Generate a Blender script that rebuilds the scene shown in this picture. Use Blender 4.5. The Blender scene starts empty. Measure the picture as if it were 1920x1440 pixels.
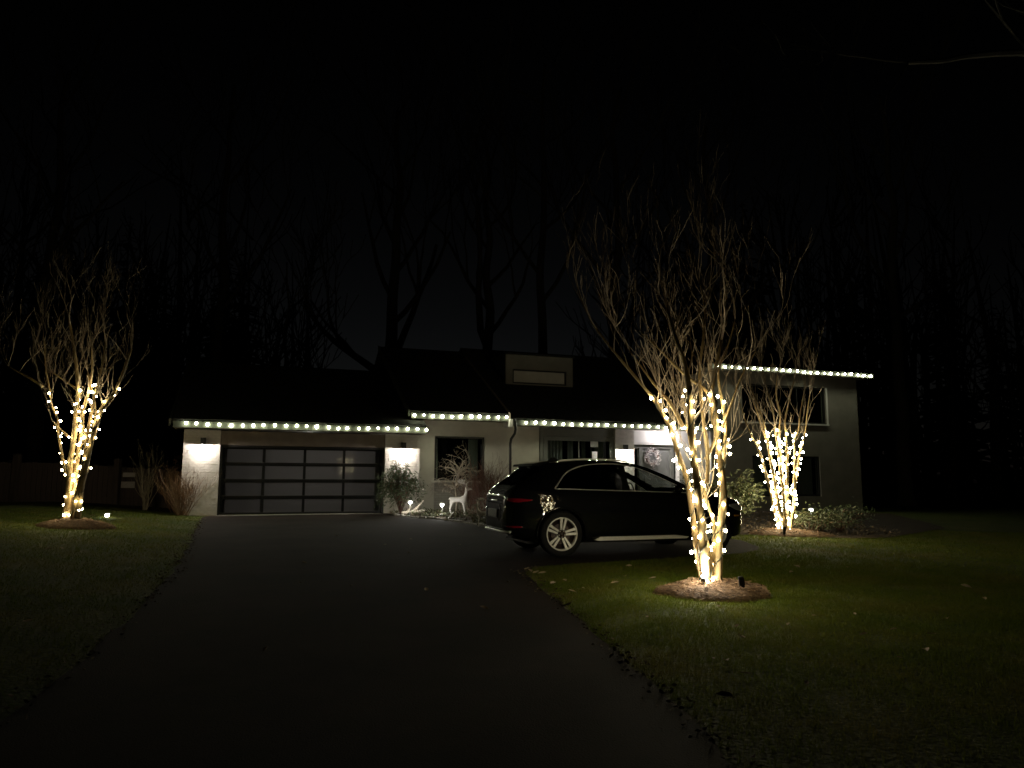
import bpy, bmesh, math, random
import numpy as np
from mathutils import Vector, Matrix, geometry

sc = bpy.context.scene
COL = sc.collection
rnd = random.Random(7)
R = math.radians

# ------------------------------------------------------------------ camera
cam_d = bpy.data.cameras.new('camera'); cam = bpy.data.objects.new('camera', cam_d); COL.objects.link(cam)
cam_d.sensor_width = 36.0; cam_d.lens = 26.25; cam_d.clip_start = 0.05; cam_d.clip_end = 2000
CAM_Z = 1.07; PITCH = R(7.326); ROLL = R(0.2)
fw = Vector((0, math.cos(PITCH), math.sin(PITCH))); up = Vector((0, -math.sin(PITCH), math.cos(PITCH))); rt = Vector((1, 0, 0))
rt2 = rt * math.cos(ROLL) + up * math.sin(ROLL); up2 = up * math.cos(ROLL) - rt * math.sin(ROLL)
m = Matrix((rt2, up2, -fw)).transposed().to_4x4(); m.translation = (0, 0, CAM_Z)
cam.matrix_world = m
sc.camera = cam

# ------------------------------------------------------------------ night sky, moonlight, exposure
wd = bpy.data.worlds.new('World'); sc.world = wd; wd.use_nodes = True
wn = wd.node_tree.nodes; wl = wd.node_tree.links
wn.clear()
sky = wn.new('ShaderNodeTexSky'); sky.sky_type = 'NISHITA'; sky.sun_disc = False
sky.sun_elevation = R(-6.8); sky.sun_rotation = R(-5.0); sky.air_density = 1.0; sky.dust_density = 1.0; sky.ozone_density = 1.0
hs = wn.new('ShaderNodeHueSaturation'); hs.inputs['Saturation'].default_value = 0.3
bg = wn.new('ShaderNodeBackground'); bg.inputs['Strength'].default_value = 0.23
wo = wn.new('ShaderNodeOutputWorld')
wl.new(sky.outputs[0], hs.inputs['Color']); wl.new(hs.outputs[0], bg.inputs['Color']); wl.new(bg.outputs[0], wo.inputs['Surface'])
sun_d = bpy.data.lights.new('moonlight', 'SUN'); sun_d.energy = 0.0008; sun_d.angle = R(0.5); sun_d.color = (1.0, 0.97, 0.92)
sun = bpy.data.objects.new('moonlight', sun_d); COL.objects.link(sun)
sun.rotation_euler = Vector((0.08, -1, -0.35)).to_track_quat('-Z', 'Y').to_euler()
sc.view_settings.view_transform = 'Standard'; sc.view_settings.look = 'None'
sc.view_settings.exposure = 0.0; sc.view_settings.gamma = 1.0; sc.view_settings.use_curve_mapping = False
cy = sc.cycles
cy.use_denoising = True; cy.denoiser = 'OPENIMAGEDENOISE'
cy.max_bounces = 6; cy.diffuse_bounces = 3; cy.glossy_bounces = 4; cy.transmission_bounces = 4; cy.transparent_max_bounces = 12
cy.caustics_reflective = False; cy.caustics_refractive = False
cy.sample_clamp_indirect = 4.0; cy.use_light_tree = True
cy.pixel_filter_type = 'BLACKMAN_HARRIS'; cy.filter_width = 1.6

# ------------------------------------------------------------------ materials
MATS = {}
def mat(name, col, rough=0.6, metal=0.0, var=0.0, scale=6.0, bump=0.0, bscale=None, coat=0.0, emit=None, estr=0.0, col2=None, spec=0.5, detail=5.0, stretch=None):
    if name in MATS: return MATS[name]
    mm = bpy.data.materials.new(name); mm.use_nodes = True; MATS[name] = mm
    nt = mm.node_tree; n = nt.nodes; l = nt.links; b = n['Principled BSDF']
    b.inputs['Base Color'].default_value = (*col, 1); b.inputs['Roughness'].default_value = rough
    b.inputs['Metallic'].default_value = metal; b.inputs['Coat Weight'].default_value = coat
    b.inputs['Coat Roughness'].default_value = 0.03; b.inputs['Specular IOR Level'].default_value = spec
    if emit:
        b.inputs['Emission Color'].default_value = (*emit, 1); b.inputs['Emission Strength'].default_value = estr
    if var > 0 or bump > 0:
        tc = n.new('ShaderNodeTexCoord'); src = tc.outputs['Object']
        if stretch:
            mp = n.new('ShaderNodeMapping'); mp.inputs['Scale'].default_value = stretch; l.new(src, mp.inputs[0]); src = mp.outputs[0]
        nz = n.new('ShaderNodeTexNoise'); nz.inputs['Scale'].default_value = scale; nz.inputs['Detail'].default_value = detail
        nz.inputs['Roughness'].default_value = 0.65
        l.new(src, nz.inputs['Vector'])
        if var > 0:
            cr = n.new('ShaderNodeValToRGB')
            c2 = col2 or tuple(c * (1 - var) for c in col); c1 = tuple(min(1, c * (1 + var * 0.5)) for c in col)
            cr.color_ramp.elements[0].position = 0.32; cr.color_ramp.elements[1].position = 0.68
            cr.color_ramp.elements[0].color = (*c2, 1); cr.color_ramp.elements[1].color = (*c1, 1)
            l.new(nz.outputs['Fac'], cr.inputs[0]); l.new(cr.outputs[0], b.inputs['Base Color'])
        if bump > 0:
            nb = n.new('ShaderNodeTexNoise'); nb.inputs['Scale'].default_value = bscale or scale * 3; nb.inputs['Detail'].default_value = 6
            l.new(src, nb.inputs['Vector'])
            bp = n.new('ShaderNodeBump'); bp.inputs['Strength'].default_value = bump; bp.inputs['Distance'].default_value = 0.02
            l.new(nb.outputs['Fac'], bp.inputs['Height']); l.new(bp.outputs[0], b.inputs['Normal'])
    return mm

def brick_mat(name, c1, c2, cm):
    mm = bpy.data.materials.new(name); mm.use_nodes = True; MATS[name] = mm
    nt = mm.node_tree; n = nt.nodes; l = nt.links; b = n['Principled BSDF']; b.inputs['Roughness'].default_value = 0.75
    tc = n.new('ShaderNodeTexCoord'); mp = n.new('ShaderNodeMapping'); mp.inputs['Rotation'].default_value = (R(90), 0, 0)
    bt = n.new('ShaderNodeTexBrick'); bt.inputs['Scale'].default_value = 1.0
    bt.inputs['Brick Width'].default_value = 0.22; bt.inputs['Row Height'].default_value = 0.078; bt.inputs['Mortar Size'].default_value = 0.006
    bt.inputs['Color1'].default_value = (*c1, 1); bt.inputs['Color2'].default_value = (*c2, 1); bt.inputs['Mortar'].default_value = (*cm, 1)
    nz = n.new('ShaderNodeTexNoise'); nz.inputs['Scale'].default_value = 1.3; nz.inputs['Detail'].default_value = 6
    mx = n.new('ShaderNodeMix'); mx.data_type = 'RGBA'; mx.blend_type = 'MULTIPLY'; mx.inputs['Factor'].default_value = 0.35
    bp = n.new('ShaderNodeBump'); bp.inputs['Strength'].default_value = 0.5; bp.inputs['Distance'].default_value = 0.01; bp.invert = True
    l.new(tc.outputs['Object'], mp.inputs[0]); l.new(mp.outputs[0], bt.inputs['Vector']); l.new(tc.outputs['Object'], nz.inputs['Vector'])
    l.new(bt.outputs['Color'], mx.inputs[6]); l.new(nz.outputs['Fac'], mx.inputs[7]); l.new(mx.outputs[2], b.inputs['Base Color'])
    l.new(bt.outputs['Fac'], bp.inputs['Height']); l.new(bp.outputs[0], b.inputs['Normal'])
    return mm

def glass_mat(name, tint=(1, 1, 1), ior=1.5, rough=0.0, body=None):
    """thin pane: looks through, mirrors by Fresnel"""
    mm = bpy.data.materials.new(name); mm.use_nodes = True; MATS[name] = mm
    nt = mm.node_tree; n = nt.nodes; l = nt.links; n.clear()
    out = n.new('ShaderNodeOutputMaterial'); fr = n.new('ShaderNodeFresnel')
    ge = n.new('ShaderNodeNewGeometry'); mr = n.new('ShaderNodeMapRange'); mr.inputs['To Min'].default_value = ior; mr.inputs['To Max'].default_value = 1/ior  # same mirror from both sides of a thin sheet
    l.new(ge.outputs['Backfacing'], mr.inputs['Value']); l.new(mr.outputs[0], fr.inputs['IOR'])
    gl = n.new('ShaderNodeBsdfGlossy'); gl.inputs['Roughness'].default_value = rough
    if body: tr = n.new('ShaderNodeBsdfTranslucent'); tr.inputs['Color'].default_value = (*body, 1)
    else: tr = n.new('ShaderNodeBsdfTransparent'); tr.inputs['Color'].default_value = (*tint, 1)
    mx = n.new('ShaderNodeMixShader')
    l.new(fr.outputs[0], mx.inputs[0]); l.new(tr.outputs[0], mx.inputs[1]); l.new(gl.outputs[0], mx.inputs[2]); l.new(mx.outputs[0], out.inputs['Surface'])
    return mm

def emit_mat(name, col, s):
    mm = bpy.data.materials.new(name); mm.use_nodes = True; MATS[name] = mm
    n = mm.node_tree.nodes; l = mm.node_tree.links; n.clear()
    o = n.new('ShaderNodeOutputMaterial'); e = n.new('ShaderNodeEmission'); e.inputs[0].default_value = (*col, 1); e.inputs[1].default_value = s
    l.new(e.outputs[0], o.inputs[0])
    return mm

def grass_ground_mat():
    mm = bpy.data.materials.new('lawn_soil'); mm.use_nodes = True
    nt = mm.node_tree; n = nt.nodes; l = nt.links; b = n['Principled BSDF']; b.inputs['Roughness'].default_value = 0.9; b.inputs['Specular IOR Level'].default_value = 0.23
    tc = n.new('ShaderNodeTexCoord')
    a = n.new('ShaderNodeTexNoise'); a.inputs['Scale'].default_value = 0.9; a.inputs['Detail'].default_value = 8
    c = n.new('ShaderNodeTexNoise'); c.inputs['Scale'].default_value = 28; c.inputs['Detail'].default_value = 6
    l.new(tc.outputs['Object'], a.inputs['Vector']); l.new(tc.outputs['Object'], c.inputs['Vector'])
    r1 = n.new('ShaderNodeValToRGB'); r1.color_ramp.elements[0].color = (0.062, 0.088, 0.012, 1); r1.color_ramp.elements[1].color = (0.105, 0.115, 0.024, 1)
    r1.color_ramp.elements[0].position = .35; r1.color_ramp.elements[1].position = .65
    r2 = n.new('ShaderNodeValToRGB'); r2.color_ramp.elements[0].color = (0.35, 0.35, 0.35, 1); r2.color_ramp.elements[1].color = (1, 1, 1, 1)
    r2.color_ramp.elements[0].position = .3; r2.color_ramp.elements[1].position = .62
    mx = n.new('ShaderNodeMix'); mx.data_type = 'RGBA'; mx.blend_type = 'MULTIPLY'; mx.inputs['Factor'].default_value = 1
    l.new(a.outputs['Fac'], r1.inputs[0]); l.new(c.outputs['Fac'], r2.inputs[0]); l.new(r1.outputs[0], mx.inputs[6]); l.new(r2.outputs[0], mx.inputs[7])
    l.new(mx.outputs[2], b.inputs['Base Color'])
    bp = n.new('ShaderNodeBump'); bp.inputs['Strength'].default_value = 0.9; bp.inputs['Distance'].default_value = 0.04
    l.new(c.outputs['Fac'], bp.inputs['Height']); l.new(bp.outputs[0], b.inputs['Normal'])
    return mm

def blade_mat():
    mm = bpy.data.materials.new('grass_blade'); mm.use_nodes = True; nt = mm.node_tree; n = nt.nodes; l = nt.links; n.clear()
    o = n.new('ShaderNodeOutputMaterial'); d = n.new('ShaderNodeBsdfDiffuse'); t = n.new('ShaderNodeBsdfTranslucent'); mx = n.new('ShaderNodeMixShader'); mx.inputs[0].default_value = .55
    tc = n.new('ShaderNodeTexCoord'); a = n.new('ShaderNodeTexNoise'); a.inputs['Scale'].default_value = .9; a.inputs['Detail'].default_value = 9; a.inputs['Roughness'].default_value = .75
    r = n.new('ShaderNodeValToRGB'); e = r.color_ramp.elements; e[0].position = .34; e[0].color = (.092, .130, .015, 1); e[1].position = .66; e[1].color = (.150, .135, .034, 1)
    g = r.color_ramp.elements.new(.5); g.color = (.112, .136, .018, 1)
    l.new(tc.outputs['Object'], a.inputs['Vector']); l.new(a.outputs['Fac'], r.inputs[0]); l.new(r.outputs[0], d.inputs[0]); l.new(r.outputs[0], t.inputs[0])
    l.new(d.outputs[0], mx.inputs[1]); l.new(t.outputs[0], mx.inputs[2]); l.new(mx.outputs[0], o.inputs[0]); return mm
M = dict(
    asphalt=mat('asphalt', (0.020, 0.0142, 0.0110), .9, var=.5, scale=.8, bump=.5, bscale=90, spec=.1),
    soil=mat('garden_soil', (0.05, 0.036, 0.024), .95, var=.6, scale=9, bump=.9, bscale=30, spec=.2),
    mulch=mat('mulch', (0.12, 0.07, 0.036), .95, var=.7, scale=22, bump=1.0, bscale=55, spec=.2),
    chip=mat('bark_chip', (0.17, 0.10, 0.05), .9, var=.6, scale=14),
    blade=blade_mat(),
    dimstucco=mat('dimmed_stucco', (0.23, 0.215, 0.19), .85, var=.15, scale=1.6, bump=.25, bscale=40, spec=.2),  # stucco darkened in its colour to imitate weaker light on wing and dormer
    stucco=mat('painted_stucco', (0.60, 0.565, 0.51), .85, var=.12, scale=1.6, bump=.25, bscale=40, spec=.2),
    brickp=mat('painted_brick', (0.62, 0.58, 0.53), .8, var=.18, scale=7, bump=.4, bscale=60, spec=.25),
    header=mat('garage_header', (0.20, 0.165, 0.135), .8, var=.2, scale=2.5, bump=.2, bscale=30, spec=.2),
    white=mat('white_trim', (0.72, 0.70, 0.68), .5, var=.06, scale=3),
    fascia=mat('fascia_paint', (0.038, 0.042, 0.030), .6, var=.12, scale=4),
    soffit=mat('soffit_paint', (0.24, 0.21, 0.17), .7, var=.12, scale=4),
    shingle=mat('roof_shingle', (0.030, 0.030, 0.028), .95, var=.5, scale=5, bump=.8, bscale=35, stretch=(1, 3, 3), spec=.15),
    black=mat('black_metal', (0.012, 0.012, 0.012), .4, metal=.0, spec=.5),
    darkframe=mat('dark_window_frame', (0.02, 0.02, 0.02), .35),
    greyframe=mat('grey_window_frame', (0.16, 0.165, 0.15), .5, var=.1, scale=4),
    door=mat('door_paint', (0.22, 0.225, 0.22), .4, var=.08, scale=3),
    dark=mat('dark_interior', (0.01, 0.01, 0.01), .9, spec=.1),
    curtain=mat('curtain_cloth', (0.30, 0.31, 0.30), .9, var=.4, scale=5, stretch=(9, 1, .15)),
    paper=mat('paper', (0.7, 0.7, 0.68), .7, var=.15, scale=12),
    bark=mat('smooth_tan_bark', (0.33, 0.25, 0.115), .6, var=.45, scale=5, col2=(0.19, 0.115, 0.05), bump=.15, bscale=25, stretch=(1, 1, .25)),
    twig=mat('brown_twig', (0.46, 0.37, 0.28), .75, var=.4, scale=6),
    oak=mat('dark_bark', (0.05, 0.042, 0.035), .95, var=.5, scale=4, bump=.8, bscale=12, stretch=(1, 1, .3)),
    limb=mat('grey_bark', (0.06, 0.057, 0.05), .9, var=.4, scale=5, bump=.5, bscale=20),
    wire=mat('dark_cable', (0.012, 0.018, 0.010), .6),
    leaf=mat('green_leaf', (0.085, 0.115, 0.05), .45, var=.5, scale=5),
    leaf2=mat('olive_leaf', (0.085, 0.098, 0.040), .5, var=.5, scale=5),
    redtwig=mat('reddish_twig', (0.17, 0.085, 0.06), .8, var=.4, scale=6),
    tantwig=mat('tan_twig', (0.24, 0.15, 0.085), .8, var=.4, scale=6),
    paletwig=mat('pale_twig', (0.42, 0.36, 0.28), .7, var=.3, scale=6),
    deadleaf=mat('dead_leaf', (0.38, 0.29, 0.19), .8, var=.4, scale=8),
    litter=mat('leaf_litter', (0.10, 0.075, 0.045), .9, var=.6, scale=8),
    drift=mat('driftwood', (0.55, 0.48, 0.38), .8, var=.3, scale=8, stretch=(1, 6, 6)),
    deer=mat('white_deer_paint', (0.78, 0.74, 0.68), .55, var=.1, scale=9),
    fence=mat('fence_wood', (0.095, 0.07, 0.064), .85, var=.35, scale=3, stretch=(4, 4, .4), bump=.3, bscale=30),
    plate=mat('pale_plate', (0.55, 0.5, 0.52), .5, var=.2, scale=20),
    stone=mat('edging_stone', (0.30, 0.28, 0.24), .9, var=.35, scale=8, bump=.5, bscale=40),
    paint=mat('black_car_paint', (0.003, 0.0032, 0.0035), .6, coat=1.0, spec=.05),
    chrome=mat('chrome_trim', (0.72, 0.71, 0.66), .3, metal=.55, var=.08, scale=9),
    alloy=mat('silver_alloy', (0.80, 0.78, 0.70), .4, metal=.12, var=.08, scale=9),
    alloyd=mat('dark_alloy', (0.05, 0.035, 0.03), .5, metal=.5),  # darker alloy tone for barrel, hub and brake disc
    tyre=mat('tyre_rubber', (0.012, 0.012, 0.012), .85, spec=.2, bump=.2, bscale=80),
    plastic=mat('black_plastic', (0.008, 0.008, 0.008), .6, spec=.3),
    redlens=mat('red_lens', (0.22, 0.006, 0.018), .12, coat=.6),
    amber=mat('amber_lens', (0.55, 0.25, 0.03), .25),
    lamplens=mat('headlamp_lens', (0.25, 0.26, 0.26), .15, coat=1.0),
    numplate=mat('number_plate', (0.42, 0.44, 0.42), .5, var=.35, scale=30),
    seat=mat('car_seat', (0.02, 0.02, 0.02), .7),
    wreath=mat('silver_wreath', (0.80, 0.74, 0.76), .4, var=.5, scale=30),
    rail=mat('door_rail', (0.007, 0.007, 0.0065), .35, spec=.3),
    railglint=mat('door_rail_glint', (0.10, 0.095, 0.09), .4),  # pale colour stands for light caught along the rail tops
)
M['glass'] = glass_mat('window_glass', (.80, .84, .82), 1.5)
M['carglass'] = glass_mat('car_glass', (.75, .78, .75), 1.5)
M['privacy'] = glass_mat('tinted_car_glass', (.03, .03, .03), 1.5)
M['frost'] = glass_mat('frosted_glass', ior=1.45, rough=.0, body=(.42, .415, .41))
M['lawn'] = grass_ground_mat()
M['wallbrick'] = brick_mat('painted_brick_wall', (.50, .47, .43), (.44, .41, .37), (.34, .32, .29))
M['bulb_warm'] = emit_mat('warm_bulb_glow', (1.0, .87, .52), 118.0)
M['bulb_warm_dim'] = emit_mat('dim_warm_bulb_glow', (1.0, .84, .46), 60.0)
M['bulb_warm_hot'] = emit_mat('bright_warm_bulb_glow', (1.0, .90, .62), 200.0)
M['bulb_eave_dim'] = emit_mat('dim_pale_bulb_glow', (.95, 1.0, .64), 65.0)
M['bulb_eave'] = emit_mat('pale_bulb_glow', (.97, 1.0, .68), 118.0)
M['bulb_white'] = emit_mat('white_lamp_glow', (1.0, .93, .84), 60.0)
M['bulb_solar'] = emit_mat('solar_lamp_glow', (1.0, .97, .88), 40.0)
# ------------------------------------------------------------------ mesh helpers
class MB:
    def __init__(s): s.v = []; s.f = []
    def add(s, vs, fs):
        o = len(s.v); s.v += [tuple(p) for p in vs]; s.f += [tuple(i + o for i in f) for f in fs]; return s
    def box(s, a, b):
        x0, y0, z0 = a; x1, y1, z1 = b
        return s.add([(x0,y0,z0),(x1,y0,z0),(x1,y1,z0),(x0,y1,z0),(x0,y0,z1),(x1,y0,z1),(x1,y1,z1),(x0,y1,z1)],
                     [(0,3,2,1),(4,5,6,7),(0,1,5,4),(1,2,6,5),(2,3,7,6),(3,0,4,7)])
    def prism(s, poly, axis, a, b):
        """extrude a 2-D polygon (other two axes in order) along axis from a to b"""
        n = len(poly)
        def P(q, t):
            if axis == 0: return (t, q[0], q[1])
            if axis == 1: return (q[0], t, q[1])
            return (q[0], q[1], t)
        return s.add([P(q, a) for q in poly] + [P(q, b) for q in poly],
                     [tuple(range(n)), tuple(range(2*n-1, n-1, -1))] + [(i, n+i, n+(i+1)%n, (i+1)%n) for i in range(n)])
    def tube(s, pts, rad, sides=6, cap=True):
        pts = [Vector(p) for p in pts]; n = len(pts)
        if not hasattr(rad, '__len__'): rad = [rad]*n
        t = (pts[1]-pts[0]).normalized(); ref = Vector((0,0,1)) if abs(t.z) < .9 else Vector((1,0,0))
        a = t.cross(ref).normalized(); vs = []; fs = []
        for i, p in enumerate(pts):
            t = (pts[min(i+1,n-1)]-pts[max(i-1,0)])
            if t.length < 1e-9: t = Vector((0,0,1))
            t.normalize(); a = (a - t*a.dot(t))
            if a.length < 1e-6: a = t.orthogonal()
            a.normalize(); b = t.cross(a)
            for k in range(sides):
                w = 2*math.pi*k/sides; vs.append(p + (a*math.cos(w)+b*math.sin(w))*rad[i])
        for i in range(n-1):
            for k in range(sides):
                k2 = (k+1) % sides; fs.append((i*sides+k, i*sides+k2, (i+1)*sides+k2, (i+1)*sides+k))
        if cap: fs.append(tuple(range(sides-1,-1,-1))); fs.append(tuple((n-1)*sides+k for k in range(sides)))
        return s.add(vs, fs)
    def lathe(s, prof, seg=16, axis='z', c=(0,0,0)):
        vs = []; fs = []; n = len(prof)
        for k in range(seg):
            w = 2*math.pi*k/seg
            for r, h in prof:
                if axis == 'z': vs.append((c[0]+r*math.cos(w), c[1]+r*math.sin(w), c[2]+h))
                elif axis == 'y': vs.append((c[0]+r*math.cos(w), c[1]+h, c[2]+r*math.sin(w)))
        for k in range(seg):
            k2 = (k+1) % seg
            for i in range(n-1): fs.append((k*n+i, k2*n+i, k2*n+i+1, k*n+i+1))
        return s.add(vs, fs)
    def ball(s, c, r, seg=8, rings=5, sc_=(1,1,1)):
        prof = [(r*math.sin(math.pi*i/rings), -r*math.cos(math.pi*i/rings)) for i in range(rings+1)]
        vs = []; fs = []
        for i, (q, h) in enumerate(prof):
            for k in range(seg):
                w = 2*math.pi*k/seg; vs.append((c[0]+q*math.cos(w)*sc_[0], c[1]+q*math.sin(w)*sc_[1], c[2]+h*sc_[2]))
        for i in range(rings):
            for k in range(seg):
                k2 = (k+1) % seg; fs.append((i*seg+k, i*seg+k2, (i+1)*seg+k2, (i+1)*seg+k))
        return s.add(vs, fs)
    def mesh(s, name, material=None, smooth=False):
        me = bpy.data.meshes.new(name); me.from_pydata(s.v, [], s.f)
        if material: me.materials.append(material)
        if smooth: me.polygons.foreach_set('use_smooth', [True]*len(me.polygons))
        me.update(); return me
    def build(s, name, material, parent=None, smooth=False, loc=None, bevel=0):
        o = bpy.data.objects.new(name, s.mesh(name, material, smooth)); COL.objects.link(o)
        if parent: o.parent = parent
        if loc: o.location = loc
        if bevel:
            b = o.modifiers.new('b', 'BEVEL'); b.width = bevel; b.segments = 2; b.limit_method = 'ANGLE'
        return o

def inst(name, me, parent, loc=(0,0,0), rot=(0,0,0), scale=(1,1,1)):
    o = bpy.data.objects.new(name, me); COL.objects.link(o); o.parent = parent
    o.location = loc; o.rotation_euler = rot; o.scale = scale; return o
def tag(o, label=None, cat=None, group=None, kind=None):
    if label: o['label'] = label
    if cat: o['category'] = cat
    if group: o['group'] = group
    if kind: o['kind'] = kind
    return o
def thing(name, label, cat, loc=(0,0,0), rz=0.0, group=None):
    o = bpy.data.objects.new(name, None); COL.objects.link(o); o.empty_display_size = .1
    o.location = loc; o.rotation_euler = (0,0,rz); return tag(o, label, cat, group)
def lamp(name, parent, loc, energy, col, size=.03, kind='POINT', rot=(0,0,0)):
    d = bpy.data.lights.new(name, kind); d.energy = energy; d.color = col
    if kind == 'AREA': d.size = size
    else: d.shadow_soft_size = size
    o = bpy.data.objects.new(name, d); COL.objects.link(o); o.parent = parent; o.location = loc; o.rotation_euler = rot; return o
def leafmesh(pts_dirs, L, W, name, material, parent, fold=.25, rr=rnd):
    """many small folded leaves: pts_dirs = [(point, direction)]"""
    vs = []; fs = []
    for p, d in pts_dirs:
        p = Vector(p); d = Vector(d).normalized(); s = d.cross(Vector((rr.uniform(-1,1), rr.uniform(-1,1), rr.uniform(-1,1))))
        if s.length < 1e-4: s = d.orthogonal()
        s.normalize(); nrm = d.cross(s); l = L*rr.uniform(.6,1.25); w = W*rr.uniform(.7,1.2)
        o = len(vs)
        vs += [p, p+d*l*.45+s*w*.5+nrm*w*fold, p+d*l, p+d*l*.45-s*w*.5+nrm*w*fold]
        fs += [(o,o+1,o+2),(o,o+2,o+3)]
    b = MB(); b.v = [tuple(v) for v in vs]; b.f = fs
    return b.build(name, material, parent)

# ------------------------------------------------------------------ terrain
def lerp(x, xs, ys): return float(np.interp(x, xs, ys))
def drive_left(y): return lerp(y, [-6,0,4.5,5.7,8.4,12.1,21.6,23.2], [-2.6,-2.7,-3.0,-3.25,-3.98,-5.22,-8.82,-9.3])
def gz(x, y):
    z = -.0192*max(0.0, 23-max(y,-20))
    d = drive_left(y)-x
    if d > 0: z += min(.35, .07*d)
    if x > 4: z -= min(.35, .022*(x-4))
    return z
def axis_pts(lo, hi, flo, fhi, step, far):
    a = list(np.arange(flo, fhi+1e-6, step)); l = flo; st = step
    while l > lo: st *= 1.35; l -= st; a.insert(0, max(l, lo))
    h = fhi; st = step
    while h < hi: st *= 1.35; h += st; a.append(min(h, hi))
    return a
xs = axis_pts(-400, 400, -18, 20, .5, 400); ys = axis_pts(-60, 700, -4, 30, .5, 700)
b = MB(); b.v = [(x, y, gz(x, y)-.004) for y in ys for x in xs]
nx = len(xs); b.f = [(j*nx+i, j*nx+i+1, (j+1)*nx+i+1, (j+1)*nx+i) for j in range(len(ys)-1) for i in range(nx-1)]
tag(b.build('lawn_ground', M['lawn'], smooth=True), kind='structure')

def sheet(name, poly, material, lift, step=.5, kind='structure', jitter=0.0):
    """flat sheet following the ground inside a polygon"""
    P = [Vector((p[0], p[1])) for p in poly]; n = len(P)
    fine = []
    for i in range(n):
        a, c = P[i], P[(i+1) % n]; k = max(1, int((c-a).length/.35))
        for j in range(k):
            q = a.lerp(c, j/k); fine.append(q + Vector((rnd.uniform(-jitter,jitter), rnd.uniform(-jitter,jitter))))
    n = len(fine); x0 = min(p.x for p in fine); x1 = max(p.x for p in fine); y0 = min(p.y for p in fine); y1 = max(p.y for p in fine)
    inner = [Vector((x, y)) for x in np.arange(x0, x1, step) for y in np.arange(y0, y1, step)]
    r = geometry.delaunay_2d_cdt(fine+inner, [(i, (i+1) % n) for i in range(n)], [tuple(range(n))], 1, 1e-5)
    bb = MB(); bb.v = [(v.x, v.y, gz(v.x, v.y)+lift) for v in r[0]]; bb.f = [tuple(f) for f in r[2]]
    return tag(bb.build(name, material, smooth=True), kind=kind)
DRIVE = [(drive_left(y), y) for y in (-6, -2, 2, 4.5, 5.7, 8.4, 12.1, 17, 21.6)] + [(-8.9, 22.15), (-4.05, 23.95),
         (-3.55, 22.9), (-2.9, 21.9), (-1.9, 21.0), (-1.1, 19.7), (-.45, 18.3), (.8, 17.4), (3.0, 17.2), (4.1, 16.9), (4.75, 15.8), (4.75, 14.6), (4.5, 13.9),
         (4.0, 13.2), (2.98, 12.75), (2.1, 12.3), (.9, 11.75), (.35, 11.4), (.16, 10.8), (.5, 8.86), (.84, 6.37), (1.05, 5.1), (1.25, 3), (1.4, 0), (1.5, -6)]
def inside(x, y, poly):
    c = False; j = len(poly)-1
    for i in range(len(poly)):
        xi, yi = poly[i]; xj, yj = poly[j]
        if (yi > y) != (yj > y) and x < (xj-xi)*(y-yi)/(yj-yi)+xi: c = not c
        j = i
    return c
sheet('driveway', DRIVE, M['asphalt'], .006, jitter=.045)
BED = [(-4.0, 23.92), (-3.55, 22.95), (-2.9, 21.95), (-1.9, 21.05), (-1.1, 19.75), (-.45, 18.35), (.8, 17.45), (3.0, 17.25), (4.2, 17.2), (5.6, 17.05), (6.6, 17.0), (7.6, 16.85), (8.6, 17.3), (9.8, 18.6), (12, 21), (15.5, 31), (9, 31), (5.5, 28.5), (1.5, 27), (-1, 26)]
sheet('garden_bed', BED, M['soil'], .012, jitter=.04)
LBED = [(-13.5, 23.3), (-9.0, 22.3), (-9.3, 23.6), (-13.5, 25)]
sheet('side_garden_bed', LBED, M['soil'], .010, jitter=.05)
# ------------------------------------------------------------------ the house (local axes: u along the front, v into the house)
HA = R(20.0); HO = (-6.39, 23.08, 0.0)
def hw(u, v, z=0.0): return (HO[0]+u*math.cos(HA)-v*math.sin(HA), HO[1]+u*math.sin(HA)+v*math.cos(HA), HO[2]+z)
H = thing('house', 'low pale brick house with dark roof, wide glass garage door and taller wing', 'house', HO, HA)
def part(name, mname, *boxes, parent=H, bevel=0, smooth=False):
    b = MB()
    for a in boxes: b.box(a[:3], a[3:])
    return b.build(name, M[mname], parent, bevel=bevel, smooth=smooth)

# garage block: piers, header, side walls
pierL = part('wall', 'brickp', (-3.43, .015, -.3, -2.42, .32, 2.50))
pierR = part('wall', 'brickp', (2.50, .015, -.3, 3.62, .32, 2.50))
part('header', 'header', (-2.42, .06, 2.08, 2.50, .32, 2.50))
part('wall', 'wallbrick', (-3.43, .32, -.3, -3.13, 11.0, 2.52))
part('wall', 'wallbrick', (3.32, .32, -.3, 3.62, 11.0, 3.0))
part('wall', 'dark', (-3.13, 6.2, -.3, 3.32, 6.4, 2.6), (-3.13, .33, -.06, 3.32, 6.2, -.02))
# single bricks on the two lit piers
def brick_course(u0, u1, parent, z0, z1):
    rh = .078; k = 0; z = z0
    me = MB().box((-.105, 0, -.0345), (.105, .03, .0345)).mesh('brick', M['brickp'])
    me2 = MB().box((-.0505, 0, -.0345), (.0505, .03, .0345)).mesh('brick', M['brickp'])
    W = u1-u0; n = round(W/.22); w = W/n
    while z < z1:
        off = (k % 2)*.5
        edges = [0.0] + [ (i+off)*w for i in range(1 if off == 0 else 0, n) if 0 < (i+off)*w < W ] + [W]
        for a, c in zip(edges, edges[1:]):
            wd = c-a
            if wd < .02: continue
            m_, base = (me, .21) if wd > .16 else (me2, .101)
            inst('brick', m_, parent, (u0+(a+c)/2, -.006+rnd.uniform(-.004, .003), z+rh/2), (0, rnd.uniform(-.006, .006), rnd.uniform(-.008, .008)), ((wd-.010)/base, 1, 1))
        z += rh; k += 1
brick_course(-3.43, -2.42, pierL, .02, 2.46)
brick_course(2.50, 3.62, pierR, .02, 2.46)
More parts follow.
